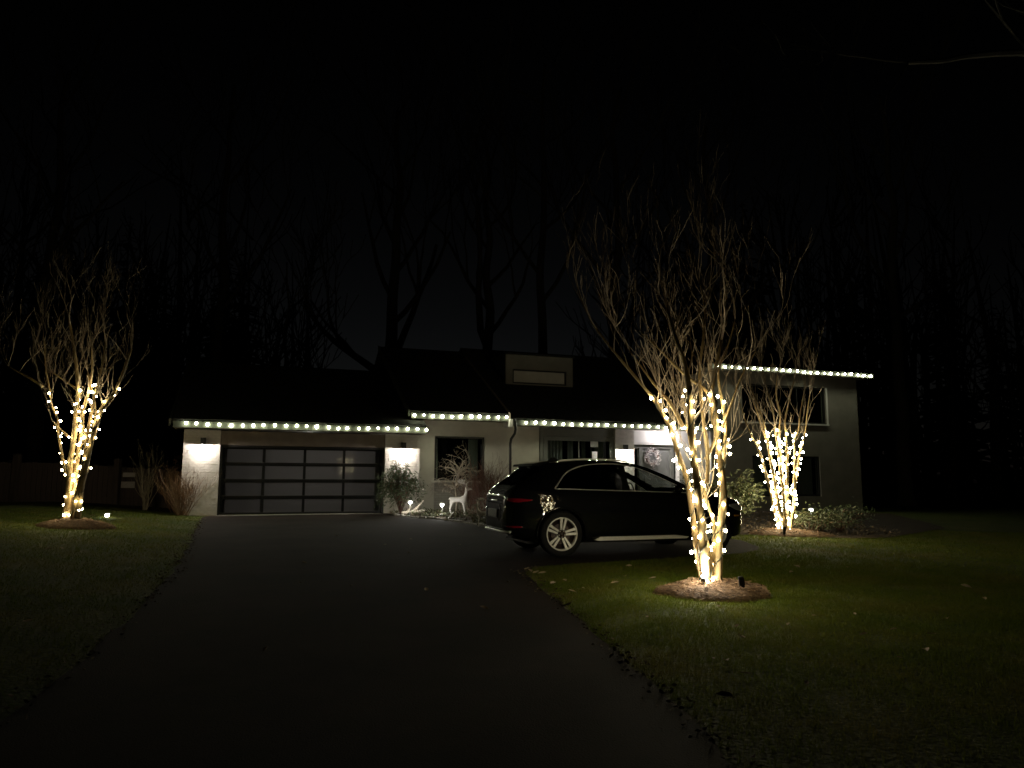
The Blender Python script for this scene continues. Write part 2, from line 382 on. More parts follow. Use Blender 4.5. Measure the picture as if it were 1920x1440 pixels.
# roofs: each slab has thickness; eaves with fascia and soffit
def roof(u0, u1, ve, ze, vr, zr, vb, zb, name='roof'):
    t = .14
    return MB().prism([(ve, ze), (vr, zr), (vb, zb), (vb, zb-t), (vr, zr-t*1.1), (ve, ze-t)], 0, u0, u1).build(name, M['shingle'], H)
rg = roof(-3.75, 3.72, -.52, 2.78, 5.6, 5.35, 11.8, 2.78)
rm = roof(3.26, 6.66, -.05, 3.30, 6.0, 6.42, 12.5, 3.0)
rt_ = roof(6.665, 16.0, 1.46, 3.30, 6.0, 6.58, 12.5, 3.0)
part('fascia', 'fascia', (-3.70, -.545, 2.54, 3.70, -.50, 2.72)); part('soffit', 'soffit', (-3.70, -.50, 2.54, 3.70, .34, 2.57))
part('fascia', 'fascia', (3.30, -.085, 3.04, 6.64, -.04, 3.22)); part('soffit', 'soffit', (3.30, -.04, 3.04, 6.70, .55, 3.07))
part('fascia', 'fascia', (6.75, 1.415, 3.04, 15.98, 1.46, 3.22)); part('soffit', 'soffit', (6.75, 1.46, 3.04, 15.98, 2.7, 3.07))
def rake(u, v0, z0, v1, z1, mname='fascia', t=.05):
    return MB().prism([(v0, z0), (v1, z1), (v1, z1-.22), (v0, z0-.22)], 0, u, u+t).build('rake_board', M[mname], H)
rake(3.205, -.07, 3.33, 6.0, 6.45); rake(6.672, -.07, 3.33, 5.9, 6.40, 'header', .06)
rake(-3.81, -.53, 2.80, 5.6, 5.37)
MB().prism([(.32, 2.52), (11.0, 2.52), (5.6, 5.2)], 0, -3.43, -3.2).build('gable', M['stucco'], H)
part('rake_return', 'white', (6.665, -.10, 2.86, 6.80, .50, 3.12))
# middle block
part('wall', 'stucco', (3.62, .50, -.3, 4.24, .75, 3.06), (6.01, .50, -.3, 6.80, .75, 3.06), (4.24, .50, 2.53, 6.01, .75, 3.06))
part('wall', 'wallbrick', (4.24, .497, -.3, 6.01, .75, 1.04))
part('sill', 'stucco', (4.16, .42, .985, 6.09, .60, 1.045))
part('wall', 'stucco', (6.50, .75, -.3, 6.80, 2.0, 3.45))
def window(u0, u1, z0, z1, v, cols, fm, fw_=.06, rows=1, name='window', glass='glass'):
    w = bpy.data.objects.new(name, None); COL.objects.link(w); w.parent = H
    b = MB(); b.box((u0, v-.03, z0), (u0+fw_, v+.07, z1)).box((u1-fw_, v-.03, z0), (u1, v+.07, z1)).box((u0+fw_, v-.03, z0), (u1-fw_, v+.07, z0+fw_)).box((u0+fw_, v-.03, z1-fw_), (u1-fw_, v+.07, z1))
    b.build('frame', M[fm], w)
    W = (u1-u0-2*fw_)/cols; Hh = (z1-z0-2*fw_)/rows
    for i in range(cols):
        for j in range(rows):
            a = u0+fw_+i*W+(.02 if i else 0); c = u0+fw_+(i+1)*W-(.02 if i < cols-1 else 0)
            d = z0+fw_+j*Hh+(.02 if j else 0); e = z0+fw_+(j+1)*Hh-(.02 if j < rows-1 else 0)
            MB().box((a, v+.01, d), (c, v+.016, e)).build('pane', M[glass], w)
    for i in range(1, cols): MB().box((u0+fw_+i*W-.02, v-.01, z0+fw_), (u0+fw_+i*W+.02, v+.04, z1-fw_)).build('mullion', M[fm], w)
    return w
w1 = window(4.26, 5.99, 1.06, 2.52, .56, 1, 'darkframe', .055)
MB().box((5.52, .85, 1.1), (5.86, .87, 2.45)).build('curtain', M['curtain'], w1)
MB().box((4.34, .85, 1.1), (4.44, .87, 2.45)).build('curtain', M['curtain'], w1)
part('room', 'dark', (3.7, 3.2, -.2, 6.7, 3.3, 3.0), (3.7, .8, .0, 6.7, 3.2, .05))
# gutter downpipe at the corner of the middle block
MB().tube([(6.93, .06, 3.10), (6.96, .10, 2.96), (7.02, .22, 2.80), (7.02, .30, 2.66), (6.93, .42, 2.48), (6.91, .45, 2.30), (6.91, .45, -.1)], .048, 10).build('downpipe', M['black'], H, smooth=True)
MB().tube([(6.80, .02, 3.13), (6.86, .03, 3.14), (6.93, .06, 3.10)], .055, 10).build('downpipe_elbow', M['black'], H, smooth=True)
# third block: recessed entrance front
part('wall', 'stucco', (6.80, 2.0, -.3, 8.62, 2.25, 3.05))
part('trim', 'greyframe', (8.64, 1.96, -.3, 8.76, 2.2, 3.05))
part('wall', 'greyframe', (8.76, 2.03, 2.72, 11.76, 2.25, 3.05), (8.76, 2.03, -.3, 11.76, 2.25, .35))
w3 = window(8.80, 11.74, .36, 2.71, 2.06, 2, 'greyframe', .16)
for a, c in ((9.0, 9.75), (9.95, 10.2), (10.55, 10.72), (11.1, 11.5)):  # made-up curtains, their grey standing for the dim reflection in the glass
    b = MB(); n = 18
    for i in range(n):
        x0 = a+(c-a)*i/n; x1 = a+(c-a)*(i+1)/n; y0 = 2.42+.035*math.sin(i*1.9); y1 = 2.42+.035*math.sin((i+1)*1.9)
        b.add([(x0, y0, .4), (x1, y1, .4), (x1, y1, 2.6), (x0, y0, 2.6)], [(0, 1, 2, 3)])
    b.build('curtain', M['curtain'], w3, smooth=True)
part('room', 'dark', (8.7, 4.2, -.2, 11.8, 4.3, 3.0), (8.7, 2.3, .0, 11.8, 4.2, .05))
part('wall', 'brickp', (11.78, 1.97, -.3, 12.60, 2.25, 3.05))
part('wall', 'white', (14.62, 1.97, -.3, 16.0, 2.25, 3.05))
part('door_surround', 'white', (12.60, 2.22, 2.48, 14.62, 2.45, 3.05))
part('panel_moulding', 'white', (12.68, 2.20, 2.54, 12.72, 2.219, 2.98), (14.50, 2.20, 2.54, 14.54, 2.219, 2.98), (12.72, 2.20, 2.54, 14.50, 2.219, 2.58), (12.72, 2.20, 2.94, 14.50, 2.219, 2.98))
part('door_frame', 'greyframe', (12.60, 2.34, 2.34, 14.62, 2.50, 2.48), (12.60, 2.34, -.1, 12.68, 2.50, 2.34), (13.03, 2.34, -.1, 13.17, 2.50, 2.34), (14.46, 2.34, -.1, 14.62, 2.50, 2.34))
sl = window(12.68, 13.03, .1, 2.34, 2.44, 1, 'greyframe', .03, name='sidelight')
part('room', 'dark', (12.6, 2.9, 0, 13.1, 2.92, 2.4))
fd = part('front_door', 'door', (13.17, 2.42, -.08, 14.46, 2.48, 2.34))
for z0, z1 in ((.15, .95), (1.08, 2.2)):
    for u0, u1 in ((13.29, 13.76), (13.87, 14.34)):
        b = MB(); b.box((u0, 2.405, z0), (u1, 2.419, z0+.03)).box((u0, 2.405, z1-.03), (u1, 2.419, z1)).box((u0, 2.405, z0+.03), (u0+.03, 2.419, z1-.03)).box((u1-.03, 2.405, z0+.03), (u1, 2.419, z1-.03))
        b.build('panel', M['door'], fd)
MB().tube([(13.27, 2.41, 1.02), (13.27, 2.36, 1.02), (13.27, 2.36, 1.22), (13.27, 2.41, 1.22)], .012, 6).build('handle', M['black'], fd)
part('door_step', 'stone', (12.5, 1.2, -.2, 14.9, 2.34, -.02), bevel=.01)
part('house_number_plate', 'black', (14.78, 1.955, 1.28, 14.88, 1.969, 1.45))
# box dormer with its clerestory window on the third roof
dm = part('dormer', 'dimstucco', (7.84, 3.55, 4.3, 8.12, 6.4, 6.0), (10.44, 3.55, 4.3, 10.72, 6.4, 6.0), (8.12, 3.55, 5.43, 10.44, 6.4, 6.0), (8.12, 3.55, 4.3, 10.44, 6.4, 4.86))
for a_ in (7.80, 10.725): MB().box((a_, 3.60, 4.3), (a_+.035, 6.4, 6.0)).build('cheek', M['shingle'], dm)
MB().box((7.77, 3.47, 6.005), (10.79, 6.5, 6.07)).build('cap', M['shingle'], dm)
MB().box((8.125, 3.65, 4.865), (10.435, 3.69, 5.425)).build('panel', M['stucco'], dm)
b = MB(); b.box((8.125, 3.57, 4.865), (10.435, 3.645, 4.915)).box((8.125, 3.57, 5.375), (10.435, 3.645, 5.425)).box((8.125, 3.57, 4.915), (8.175, 3.645, 5.375)).box((10.385, 3.57, 4.915), (10.435, 3.645, 5.375)); b.build('frame', M['darkframe'], dm)
# two-storey wing
part('wall', 'dimstucco', (16.0, 1.8, -.6, 17.6, 2.1, 5.55), (21.97, 1.8, -.6, 23.72, 2.1, 5.55), (17.6, 1.8, 5.10, 21.97, 2.1, 5.55), (17.6, 1.8, 2.11, 21.97, 2.1, 3.50), (17.6, 1.8, -.6, 18.02, 2.1, 2.11), (21.50, 1.8, -.6, 21.97, 2.1, 2.11), (18.02, 1.8, -.6, 21.50, 2.1, .43))
part('wall', 'dimstucco', (16.0, 2.1, -.6, 16.3, 11, 5.55)); part('wall', 'dimstucco', (23.42, 2.1, -.6, 23.72, 11, 5.55))
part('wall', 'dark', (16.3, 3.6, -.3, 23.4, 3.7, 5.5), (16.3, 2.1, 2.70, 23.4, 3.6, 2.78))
ww = window(17.61, 21.96, 3.51, 5.09, 1.88, 3, 'darkframe', .06)
wq = window(18.03, 21.49, .44, 2.10, 1.88, 3, 'darkframe', .07)
MB().box((18.1, 2.2, .5), (19.1, 2.22, 2.05)).build('blind', M['curtain'], wq); MB().box((20.5, 2.2, .5), (21.4, 2.22, 2.05)).build('blind', M['curtain'], wq)
part('sill', 'white', (17.5, 1.73, 3.44, 22.05, 1.86, 3.50)); part('corner_board', 'white', (21.99, 1.775, 3.50, 22.06, 1.799, 5.10))
MB().add([(15.6, 1.25, 5.75), (24.15, 1.25, 5.75), (24.15, 11.5, 5.75), (15.6, 11.5, 5.75), (18.5, 6.4, 7.5), (21.2, 6.4, 7.5)],
         [(0, 1, 5, 4), (1, 2, 5), (2, 3, 4, 5), (3, 0, 4), (3, 2, 1, 0)]).build('roof', M['shingle'], H)
part('fascia', 'fascia', (15.6, 1.205, 5.55, 24.15, 1.25, 5.74)); part('soffit', 'soffit', (15.6, 1.25, 5.56, 24.15, 2.1, 5.59))
MB().tube([(15.93, 1.70, 3.6), (15.93, 1.70, -.3)], .04, 8).build('downpipe', M['white'], H, smooth=True)
MB().tube([(15.90, 1.66, 5.5), (15.90, 1.66, 3.45)], .035, 8).build('downpipe', M['white'], H, smooth=True)

# garage door: black rails and stiles, sixteen frosted panes
gd = bpy.data.objects.new('garage_door', None); COL.objects.link(gd); gd.parent = H
GU0, GU1, GZ0, GZ1, GV = -2.41, 2.49, 0.0, 2.07, .20
part('jamb', 'black', (GU0, .07, GZ0, GU0+.05, .30, GZ1), (GU1-.05, .07, GZ0, GU1, .30, GZ1), parent=gd)
part('head_jamb', 'black', (GU0+.05, .07, GZ1-.05, GU1-.05, .30, GZ1), parent=gd)
u0, u1 = GU0+.05, GU1-.05; cw = (u1-u0)/4; sh = (GZ1-.05-.02)/4
for j in range(4):
    za = .02+j*sh; zb = za+sh
    s_ = bpy.data.objects.new('door_section', None); COL.objects.link(s_); s_.parent = gd
    MB().box((u0, GV, za+.004), (u1, GV+.05, za+.055)).build('rail', M['rail'], s_)
    MB().box((u0, GV, zb-.055), (u1, GV+.05, zb-.004)).build('rail', M['rail'], s_)
    MB().box((u0+.02, GV-.006, za+.046), (u1-.02, GV-.001, za+.056)).build('glint_bead', M['railglint'], s_)
    for i in range(5):
        c = u0+i*cw; a0 = c-(.04 if 0 < i < 4 else 0 if i == 0 else .07); a1 = c+(.04 if 0 < i < 4 else .07 if i == 0 else 0)
        MB().box((a0, GV+.001, za+.055), (a1, GV+.049, zb-.055)).build('stile', M['rail'], s_)
    for i in range(4):
        MB().box((u0+i*cw+.04, GV+.02, za+.055), (u0+(i+1)*cw-.04, GV+.026, zb-.055)).build('pane', M['frost'], s_)
part('sill', 'stone', (GU0, -.12, -.2, GU1, .30, .006), parent=gd)
# unseen dark posts inside narrow the glow at both ends; one dim bulb lights the inside
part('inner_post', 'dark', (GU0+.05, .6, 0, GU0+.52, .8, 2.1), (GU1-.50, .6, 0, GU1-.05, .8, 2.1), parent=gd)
il = thing('garage_ceiling_lamp', 'dim ceiling lamp glowing behind the frosted glass garage door panes', 'lamp', hw(.4, 3.2, 2.30), HA)
MB().lathe([(0, .12), (.09, .12), (.10, .02), (.02, 0)], 16).build('fitting', M['white'], il); MB().ball((0, 0, -.03), .05).build('bulb', M['bulb_white'], il, smooth=True)
lamp('garage_glow', il, (0, 0, -.14), 62.0, (1.0, .92, .82), .08)

# wall lamps that shine downwards only
def sconce(u, v, z, label, power):
    t = thing('wall_lamp', label, 'wall lamp', hw(u, v, z), HA, 'box wall lamps on the house front')
    MB().box((-.05, -.02, .02), (.05, -.001, .20)).build('back_plate', M['black'], t)
    b = MB(); a = .075; y0, y1 = -.19, -.04
    b.box((-a, y0, 0), (-a+.008, y1, .20)).box((a-.008, y0, 0), (a, y1, .20)).box((-a+.008, y0, 0), (a-.008, y0+.008, .20)).box((-a+.008, y1-.008, 0), (a-.008, y1, .20)).box((-a+.008, y0+.008, .19), (a-.008, y1-.008, .20))
    b.build('shade', M['black'], t)
    MB().box((-.02, -.045, .08), (.02, -.018, .12)).build('arm', M['black'], t)
    MB().lathe([(.0, .0), (.05, .0), (.05, .012), (.0, .012)], 18, 'z', (0, -.115, .004)).build('bulb', M['bulb_white'], t)
    lamp('wall_lamp_light', t, (0, -.125, .001), power, (1.0, .91, .82), .012)
    return t
sconce(-2.89, 0, 2.07, 'small black box lamp lit on the brick pier beside dry twiggy shrub', 120)
sconce(3.06, 0, 2.05, 'small black box lamp lit on the pier above the green shrub', 150)
sconce(12.17, 1.97, 2.24, 'small black box lamp lit beside the wreathed front door', 260)
pl = thing('porch_lamp', 'round recessed lamp in the porch soffit above the front door', 'lamp', hw(14.0, 1.62, 3.038), HA)
MB().lathe([(.09, 0), (.09, -.012), (.07, -.016), (.07, 0)], 20).build('ring', M['white'], pl); MB().lathe([(.0, -.004), (.068, -.004)], 20).build('lens', M['bulb_white'], pl)
lamp('porch_light', pl, (0, 0, -.06), 72, (1.0, .93, .92), .05)

# wreath on the front door, papers in the window
wr = thing('door_wreath', 'round silvery wreath hanging on the grey front door', 'wreath', hw(13.62, 2.36, 1.99), HA)
MB().tube([(.27*math.cos(a), 0, .27*math.sin(a)) for a in np.linspace(0, 2*math.pi, 25)], .035, 6, False).build('ring', M['redtwig'], wr)
b = MB(); pd = []
for i in range(210):
    a = rnd.uniform(0, 6.283); q = .27+rnd.gauss(0, .06); p = (q*math.cos(a), rnd.uniform(-.07, .0), q*math.sin(a)); b.ball(p, rnd.uniform(.012, .026), 6, 4)
    pd.append((p, (rnd.uniform(-1, 1), rnd.uniform(-1, .2), rnd.uniform(-1, 1))))
tag(b.build('berries', M['wreath'], wr, smooth=True), kind='stuff'); tag(leafmesh(pd, .09, .03, 'leaves', M['wreath'], wr), kind='stuff')
tag(MB().box((-.16, 0, -.13), (.16, .004, .14)).build('paper_notice', M['paper'], loc=hw(10.92, 2.045, 2.47)), 'square pale paper stuck high on the big front window', 'paper').rotation_euler = (0, 0, HA)
tag(MB().box((-.11, 0, -.30), (.11, .004, .18)).build('paper_notice', M['paper'], loc=hw(10.93, 2.045, 1.98)), 'tall white paper stuck low on the big front window', 'paper').rotation_euler = (0, 0, HA)

# ------------------------------------------------------------------ string lights along the eaves
ICO = [(0,0,1)]+[(.894*math.cos(R(72*i)), .894*math.sin(R(72*i)), .447) for i in range(5)]+[(.894*math.cos(R(72*i+36)), .894*math.sin(R(72*i+36)), -.447) for i in range(5)]+[(0,0,-1)]
ICF = [(0,1+i,1+(i+1)%5) for i in range(5)]+[(1+i,6+i,1+(i+1)%5) for i in range(5)]+[(1+(i+1)%5,6+i,6+(i+1)%5) for i in range(5)]+[(11,6+(i+1)%5,6+i) for i in range(5)]
def bulb_mesh(name, r, m_): return MB().add([(x*r, y*r, z*r) for x, y, z in ICO], ICF).mesh(name, M[m_], True)
EAVE_BULB = bulb_mesh('bulb', .045, 'bulb_eave'); EAVE_DIM = bulb_mesh('bulb', .040, 'bulb_eave_dim')
CAPM = MB().lathe([(0, .05), (.014, .05), (.014, 0), (0, 0)], 8).mesh('cap', M['wire'])
def eave_string(u0, u1, v, z, n, label):
    t = thing('eave_string_lights', label, 'string lights', hw(u0, v, z), HA, 'pale string lights along the eaves')
    L = u1-u0; pts = [(L*i/(n-1)/1.0, .006, .045) for i in range(n)]
    cab = []
    for i in range(n-1): cab += [(L*i/(n-1), .006, .045), (L*(i+.5)/(n-1), .008, .03+rnd.uniform(-.012, .004))]
    cab.append((L, .006, .045)); MB().tube(cab, .006, 5).build('cable', M['wire'], t)
    for i in range(n):
        q = (L*i/(n-1)+rnd.uniform(-.03, .03), -.012, rnd.uniform(-.02, .012)+.018*math.sin(i*.55+u0)); s = rnd.uniform(.78, 1.15)
        inst('bulb', EAVE_DIM if rnd.random() < .25 else EAVE_BULB, t, q, scale=(s, s, s)); inst('socket', CAPM, t, (q[0], q[1]+.01, q[2]+.02))
    return t
eave_string(-3.37, 3.68, -.59, 2.65, 24, 'row of pale round bulbs along the low eave above garage door')
eave_string(3.40, 6.56, -.13, 3.16, 11, 'short row of pale bulbs on raised eave above the small square window')
eave_string(7.86, 15.50, 1.37, 3.14, 22, 'row of pale bulbs on eave above car and front door')
eave_string(15.97, 23.93, 1.16, 5.64, 23, 'row of pale bulbs along the high eave of two-storey wing')
# stem shapes: (radius, carries lights, depth, [(across, up) in metres])
NEAR = [
    (0.05,1,0.05,[(-0.09,-0.01),(-0.16,0.56),(-0.18,0.82),(-0.22,1.22),(-0.32,1.55),(-0.41,1.88),(-0.53,2.12),(-0.62,2.26),(-0.89,2.6),(-1.15,2.93),(-1.38,3.26)]),
    (0.072,1,-0.04,[(-0.05,-0.01),(-0.11,0.49),(-0.12,0.69),(-0.16,0.95),(-0.21,1.35),(-0.25,1.88),(-0.27,2.27),(-0.32,2.6),(-0.44,2.93),(-0.53,3.26)]),
    (0.06,1,0.02,[(0.01,-0.01),(-0.03,0.43),(-0.07,0.66),(-0.05,0.89),(-0.03,1.22)]),
    (0.034,0,-0.1,[(-0.04,1.18),(-0.03,1.55),(-0.07,2.01),(-0.09,2.53),(-0.04,2.93),(0.0,3.32),(-0.05,3.72)]),
    (0.03,0,-0.06,[(-0.04,1.47),(0.07,1.68),(0.18,1.88),(0.31,2.17),(0.46,2.53),(0.66,2.86)]),
    (0.03,1,0.1,[(0.03,0.01),(0.08,0.62),(0.04,0.89),(-0.01,1.12),(-0.06,1.35),(-0.12,1.61),(-0.16,2.01),(-0.19,2.4)]),
    (0.065,1,0.0,[(0.09,-0.01),(0.11,0.49),(0.16,0.89),(0.17,1.22),(0.14,1.48),(0.1,1.81),(0.07,2.14),(0.05,2.3),(0.1,2.6),(0.18,2.93)]),
    (0.036,1,0.06,[(0.16,1.15),(0.22,1.48),(0.26,1.88),(0.24,2.14),(0.22,2.3),(0.2,2.6),(0.35,2.93),(0.46,3.26)]),
    (0.034,1,-0.06,[(0.07,1.88),(0.05,2.14),(-0.02,2.32),(-0.16,2.43),(-0.36,2.6),(-0.59,2.83),(-0.82,3.06)]),
    (0.026,1,0.14,[(-0.14,0.89),(-0.11,1.28),(-0.12,1.55)]),
    (0.035,0,0.12,[(-0.26,1.88),(-0.38,2.14),(-0.49,2.3),(-0.66,2.53),(-0.89,2.86)]),
]
LEFT = [
    (0.07,1,0.0,[(-0.13,-0.01),(-0.11,0.54),(-0.14,1.13),(-0.11,1.84),(-0.08,2.31),(-0.07,2.78),(-0.13,3.36),(-0.25,3.95),(-0.34,4.42)]),
    (0.06,1,0.1,[(-0.06,-0.01),(-0.05,0.66),(-0.04,1.25),(0.01,1.84),(-0.01,2.31),(0.04,2.72),(0.09,3.25),(0.04,3.84)]),
    (0.07,1,0.0,[(0.12,-0.01),(0.2,0.66),(0.28,1.25),(0.4,1.84),(0.52,2.31),(0.64,2.54),(0.79,2.75),(0.93,3.13),(1.09,3.72)]),
    (0.05,1,-0.1,[(0.07,-0.01),(0.13,0.54),(0.21,1.13),(0.27,1.84),(0.34,2.42),(0.39,2.72),(0.51,3.25),(0.58,3.84)]),
    (0.035,1,0.05,[(-0.22,1.01),(-0.38,1.48),(-0.51,1.95),(-0.56,2.19),(-0.74,2.48),(-0.85,2.89),(-0.96,3.36),(-1.05,3.95)]),
    (0.03,1,-0.05,[(-0.01,1.29),(0.13,1.66),(0.21,1.78),(0.16,2.13),(0.06,2.4),(-0.01,2.54)]),
    (0.028,1,0.0,[(-0.22,1.81),(-0.41,2.0),(-0.56,2.16)]),
    (0.03,1,0.12,[(0.02,0.07),(0.06,0.6),(0.11,1.13),(0.18,1.6),(0.25,2.07),(0.22,2.42),(0.13,2.84),(0.01,3.25)]),
    (0.03,0,0,[(-0.85,2.89),(-1.14,3.07),(-1.49,3.25),(-1.67,3.34)]),
    (0.03,0,0.1,[(-0.07,2.75),(-0.26,2.92),(-0.55,3.11),(-0.76,3.25)]),
]
FAR = [
    (0.05,1,0.0,[(-0.09,-0.01),(-0.24,0.47),(-0.34,0.92),(-0.45,1.36),(-0.52,1.71),(-0.6,1.94),(-0.75,2.25),(-0.88,2.57),(-1.01,3.02)]),
    (0.055,1,-0.1,[(-0.05,-0.01),(-0.18,0.66),(-0.27,1.3),(-0.34,1.75),(-0.39,2.19),(-0.47,2.51),(-0.6,2.89),(-0.75,3.27)]),
    (0.055,1,0.1,[(-0.03,-0.01),(-0.11,0.66),(-0.18,1.3),(-0.22,1.81),(-0.29,2.13),(-0.39,2.45),(-0.5,2.83),(-0.6,3.21)]),
    (0.05,1,-0.05,[(0.0,-0.01),(-0.05,0.66),(-0.09,1.3),(-0.13,1.87),(-0.19,2.25),(-0.22,2.7),(-0.34,3.21)]),
    (0.05,1,0.05,[(0.03,-0.01),(0.01,0.79),(0.0,1.43),(-0.01,1.81),(-0.01,2.32),(0.04,2.7),(-0.03,3.21),(0.04,3.72)]),
    (0.045,1,0,[(0.04,-0.01),(0.06,0.79),(0.08,1.55),(0.08,2.06),(0.09,2.29),(0.06,2.57),(0.17,3.08),(0.29,3.53)]),
    (0.055,1,0,[(0.09,-0.01),(0.19,0.47),(0.24,0.92),(0.27,1.36),(0.29,1.81),(0.29,2.09),(0.39,2.32),(0.42,2.7),(0.52,3.15)]),
    (0.04,1,0.1,[(0.23,0.79),(0.37,1.3),(0.45,1.75),(0.57,2.06),(0.66,2.38),(0.7,2.7),(0.8,3.21)]),
]
# ------------------------------------------------------------------ multi-stemmed trees wrapped in warm lights
def smooth_path(pts, k=4):
    out = []; n = len(pts)
    for i in range(n-1):
        p0 = Vector(pts[max(i-1,0)]); p1 = Vector(pts[i]); p2 = Vector(pts[i+1]); p3 = Vector(pts[min(i+2,n-1)])
        for j in range(k):
            t = j/k; out.append(.5*((2*p1)+(p2-p0)*t+(2*p0-5*p1+4*p2-p3)*t*t+(3*p1-p0-3*p2+p3)*t**3))
    out.append(Vector(pts[-1])); return out
def grow(b, p, d, L, r, lvl, rr, spread=.5, upb=.16, seg=6, nch=(3, 4), rmin=.0028, shrink=.62):
    """twig that wanders upward and forks"""
    pts = [Vector(p)]; d = Vector(d).normalized(); q = Vector(p)
    for i in range(seg):
        d = (d + Vector((rr.gauss(0,.13), rr.gauss(0,.13), rr.gauss(upb*.4,.08)))).normalized()
        q = q + d*L/seg; pts.append(q.copy())
    rad = [max(rmin, r*(1-.6*i/seg)) for i in range(seg+1)]
    b.tube(pts, rad, 5 if r > .02 else (4 if r > .007 else 3), False)
    if lvl <= 0: return
    for c in range(rr.randint(*nch)):
        k = rr.randint(2, seg); pp = pts[k]; dd = (pts[k]-pts[k-1]).normalized()
        s = Vector((rr.gauss(0,1), rr.gauss(0,1), rr.gauss(.2,.5)))
        grow(b, pp, dd*1.0+s*spread+Vector((0,0,upb)), L*rr.uniform(.6,1.0)*(.95 if lvl > 1 else .85), max(rmin, rad[k]*shrink), lvl-1, rr, spread, upb, seg, nch, rmin, shrink)
def stem_points(stem, rr):
    r0, lit, y0, pl_ = stem; n = len(pl_); yd = y0; out = []
    for i, (x, z) in enumerate(pl_):
        out.append((x, yd, z)); yd += rr.uniform(-.05,.05)+(.02 if y0 > 0 else -.02)
    return smooth_path(out, 4)
def light_tree(name, label, slabel, base, stems, light_top, tip_len, levels, seed, bulb_r, gap, top_r=.32, extra=1, thick=.8, soft=False):
    rr = random.Random(seed)
    T = thing(name, label, 'tree', base, 0, 'bare trees wrapped in warm string lights')
    S = thing('tree_string_lights', slabel, 'string lights', base, 0, 'warm string lights wound round trees')
    crown = MB(); bms = [bulb_mesh('bulb', bulb_r*f, k) for f, k in ((1, 'bulb_warm'), (1, 'bulb_warm'), (.85, 'bulb_warm_dim'), (1.1, 'bulb_warm_dim' if soft else 'bulb_warm_hot'))]; cab = MB(); nb = 0
    for st in stems:
        P = stem_points(st, rr); n = len(P); r0 = st[0]*thick
        rad = [max(.008, r0*(1-(1-top_r)*i/(n-1))*(1+.10*math.sin(i*1.1+r0*90))) for i in range(n)]
        MB().tube(P, rad, 10).build('stem', M['bark'], T, smooth=True)
        top = P[-1]; d = (P[-1]-P[-4]).normalized()
        for e in range(extra+1): grow(crown, top, d+Vector((rr.gauss(0,.28), rr.gauss(0,.3), .45)), tip_len*rr.uniform(.8,1.25), rad[-1]*.7, levels, rr, .32, .28, 7, (2, 3), .0034, .68)
        for i in range(n*9//16, n-1, 3):
            s = Vector((rr.gauss(0,1), rr.gauss(0,1), 0)).normalized()
            grow(crown, P[i], s*.65+Vector((0,0,1.0)), tip_len*rr.uniform(.6,1.2), rad[i]*.4, max(1, levels-1), rr, .40, .24, 7, (1, 3), .0034, .68)
        if not st[1]: continue
        # wound cable and its bulbs
        acc = rr.uniform(0, gap); ang = rr.uniform(0, 6.28); wire = []
        for i in range(n-1):
            if P[i].z > light_top: break
            seg = P[i+1]-P[i]; L = seg.length; t = seg.normalized(); a = t.orthogonal().normalized(); c = t.cross(a); steps = max(1, int(L/.02))
            for j in range(steps):
                f = j/steps; q = P[i]+seg*f; ang += (L/steps)*17.0; acc += L/steps
                rad_ = rad[i]*(1-f)+rad[i+1]*f
                dirv = a*math.cos(ang)+c*math.sin(ang); wire.append(q+dirv*(rad_+.005))
                if acc > gap and q.z > .03:
                    acc = rr.uniform(-.4, .3)*gap; k = rr.uniform(.75, 1.2)
                    # bulbs stick out, most on the open side of the stem
                    dv = (a*rr.uniform(-1, 1)+c*rr.uniform(-1, 1)); dv = dirv if dv.length < .2 else dv.normalized()
                    inst('bulb', rr.choice(bms), S, q+dv*(rad_+bulb_r+rr.uniform(.002, .03)), scale=(k, k, k*1.1)); nb += 1
        if len(wire) > 2: cab.tube(wire, .006, 4)
    crown.build('crown', M['twig'], T)
    cab.build('cable', M['wire'], S)
    return T, nb
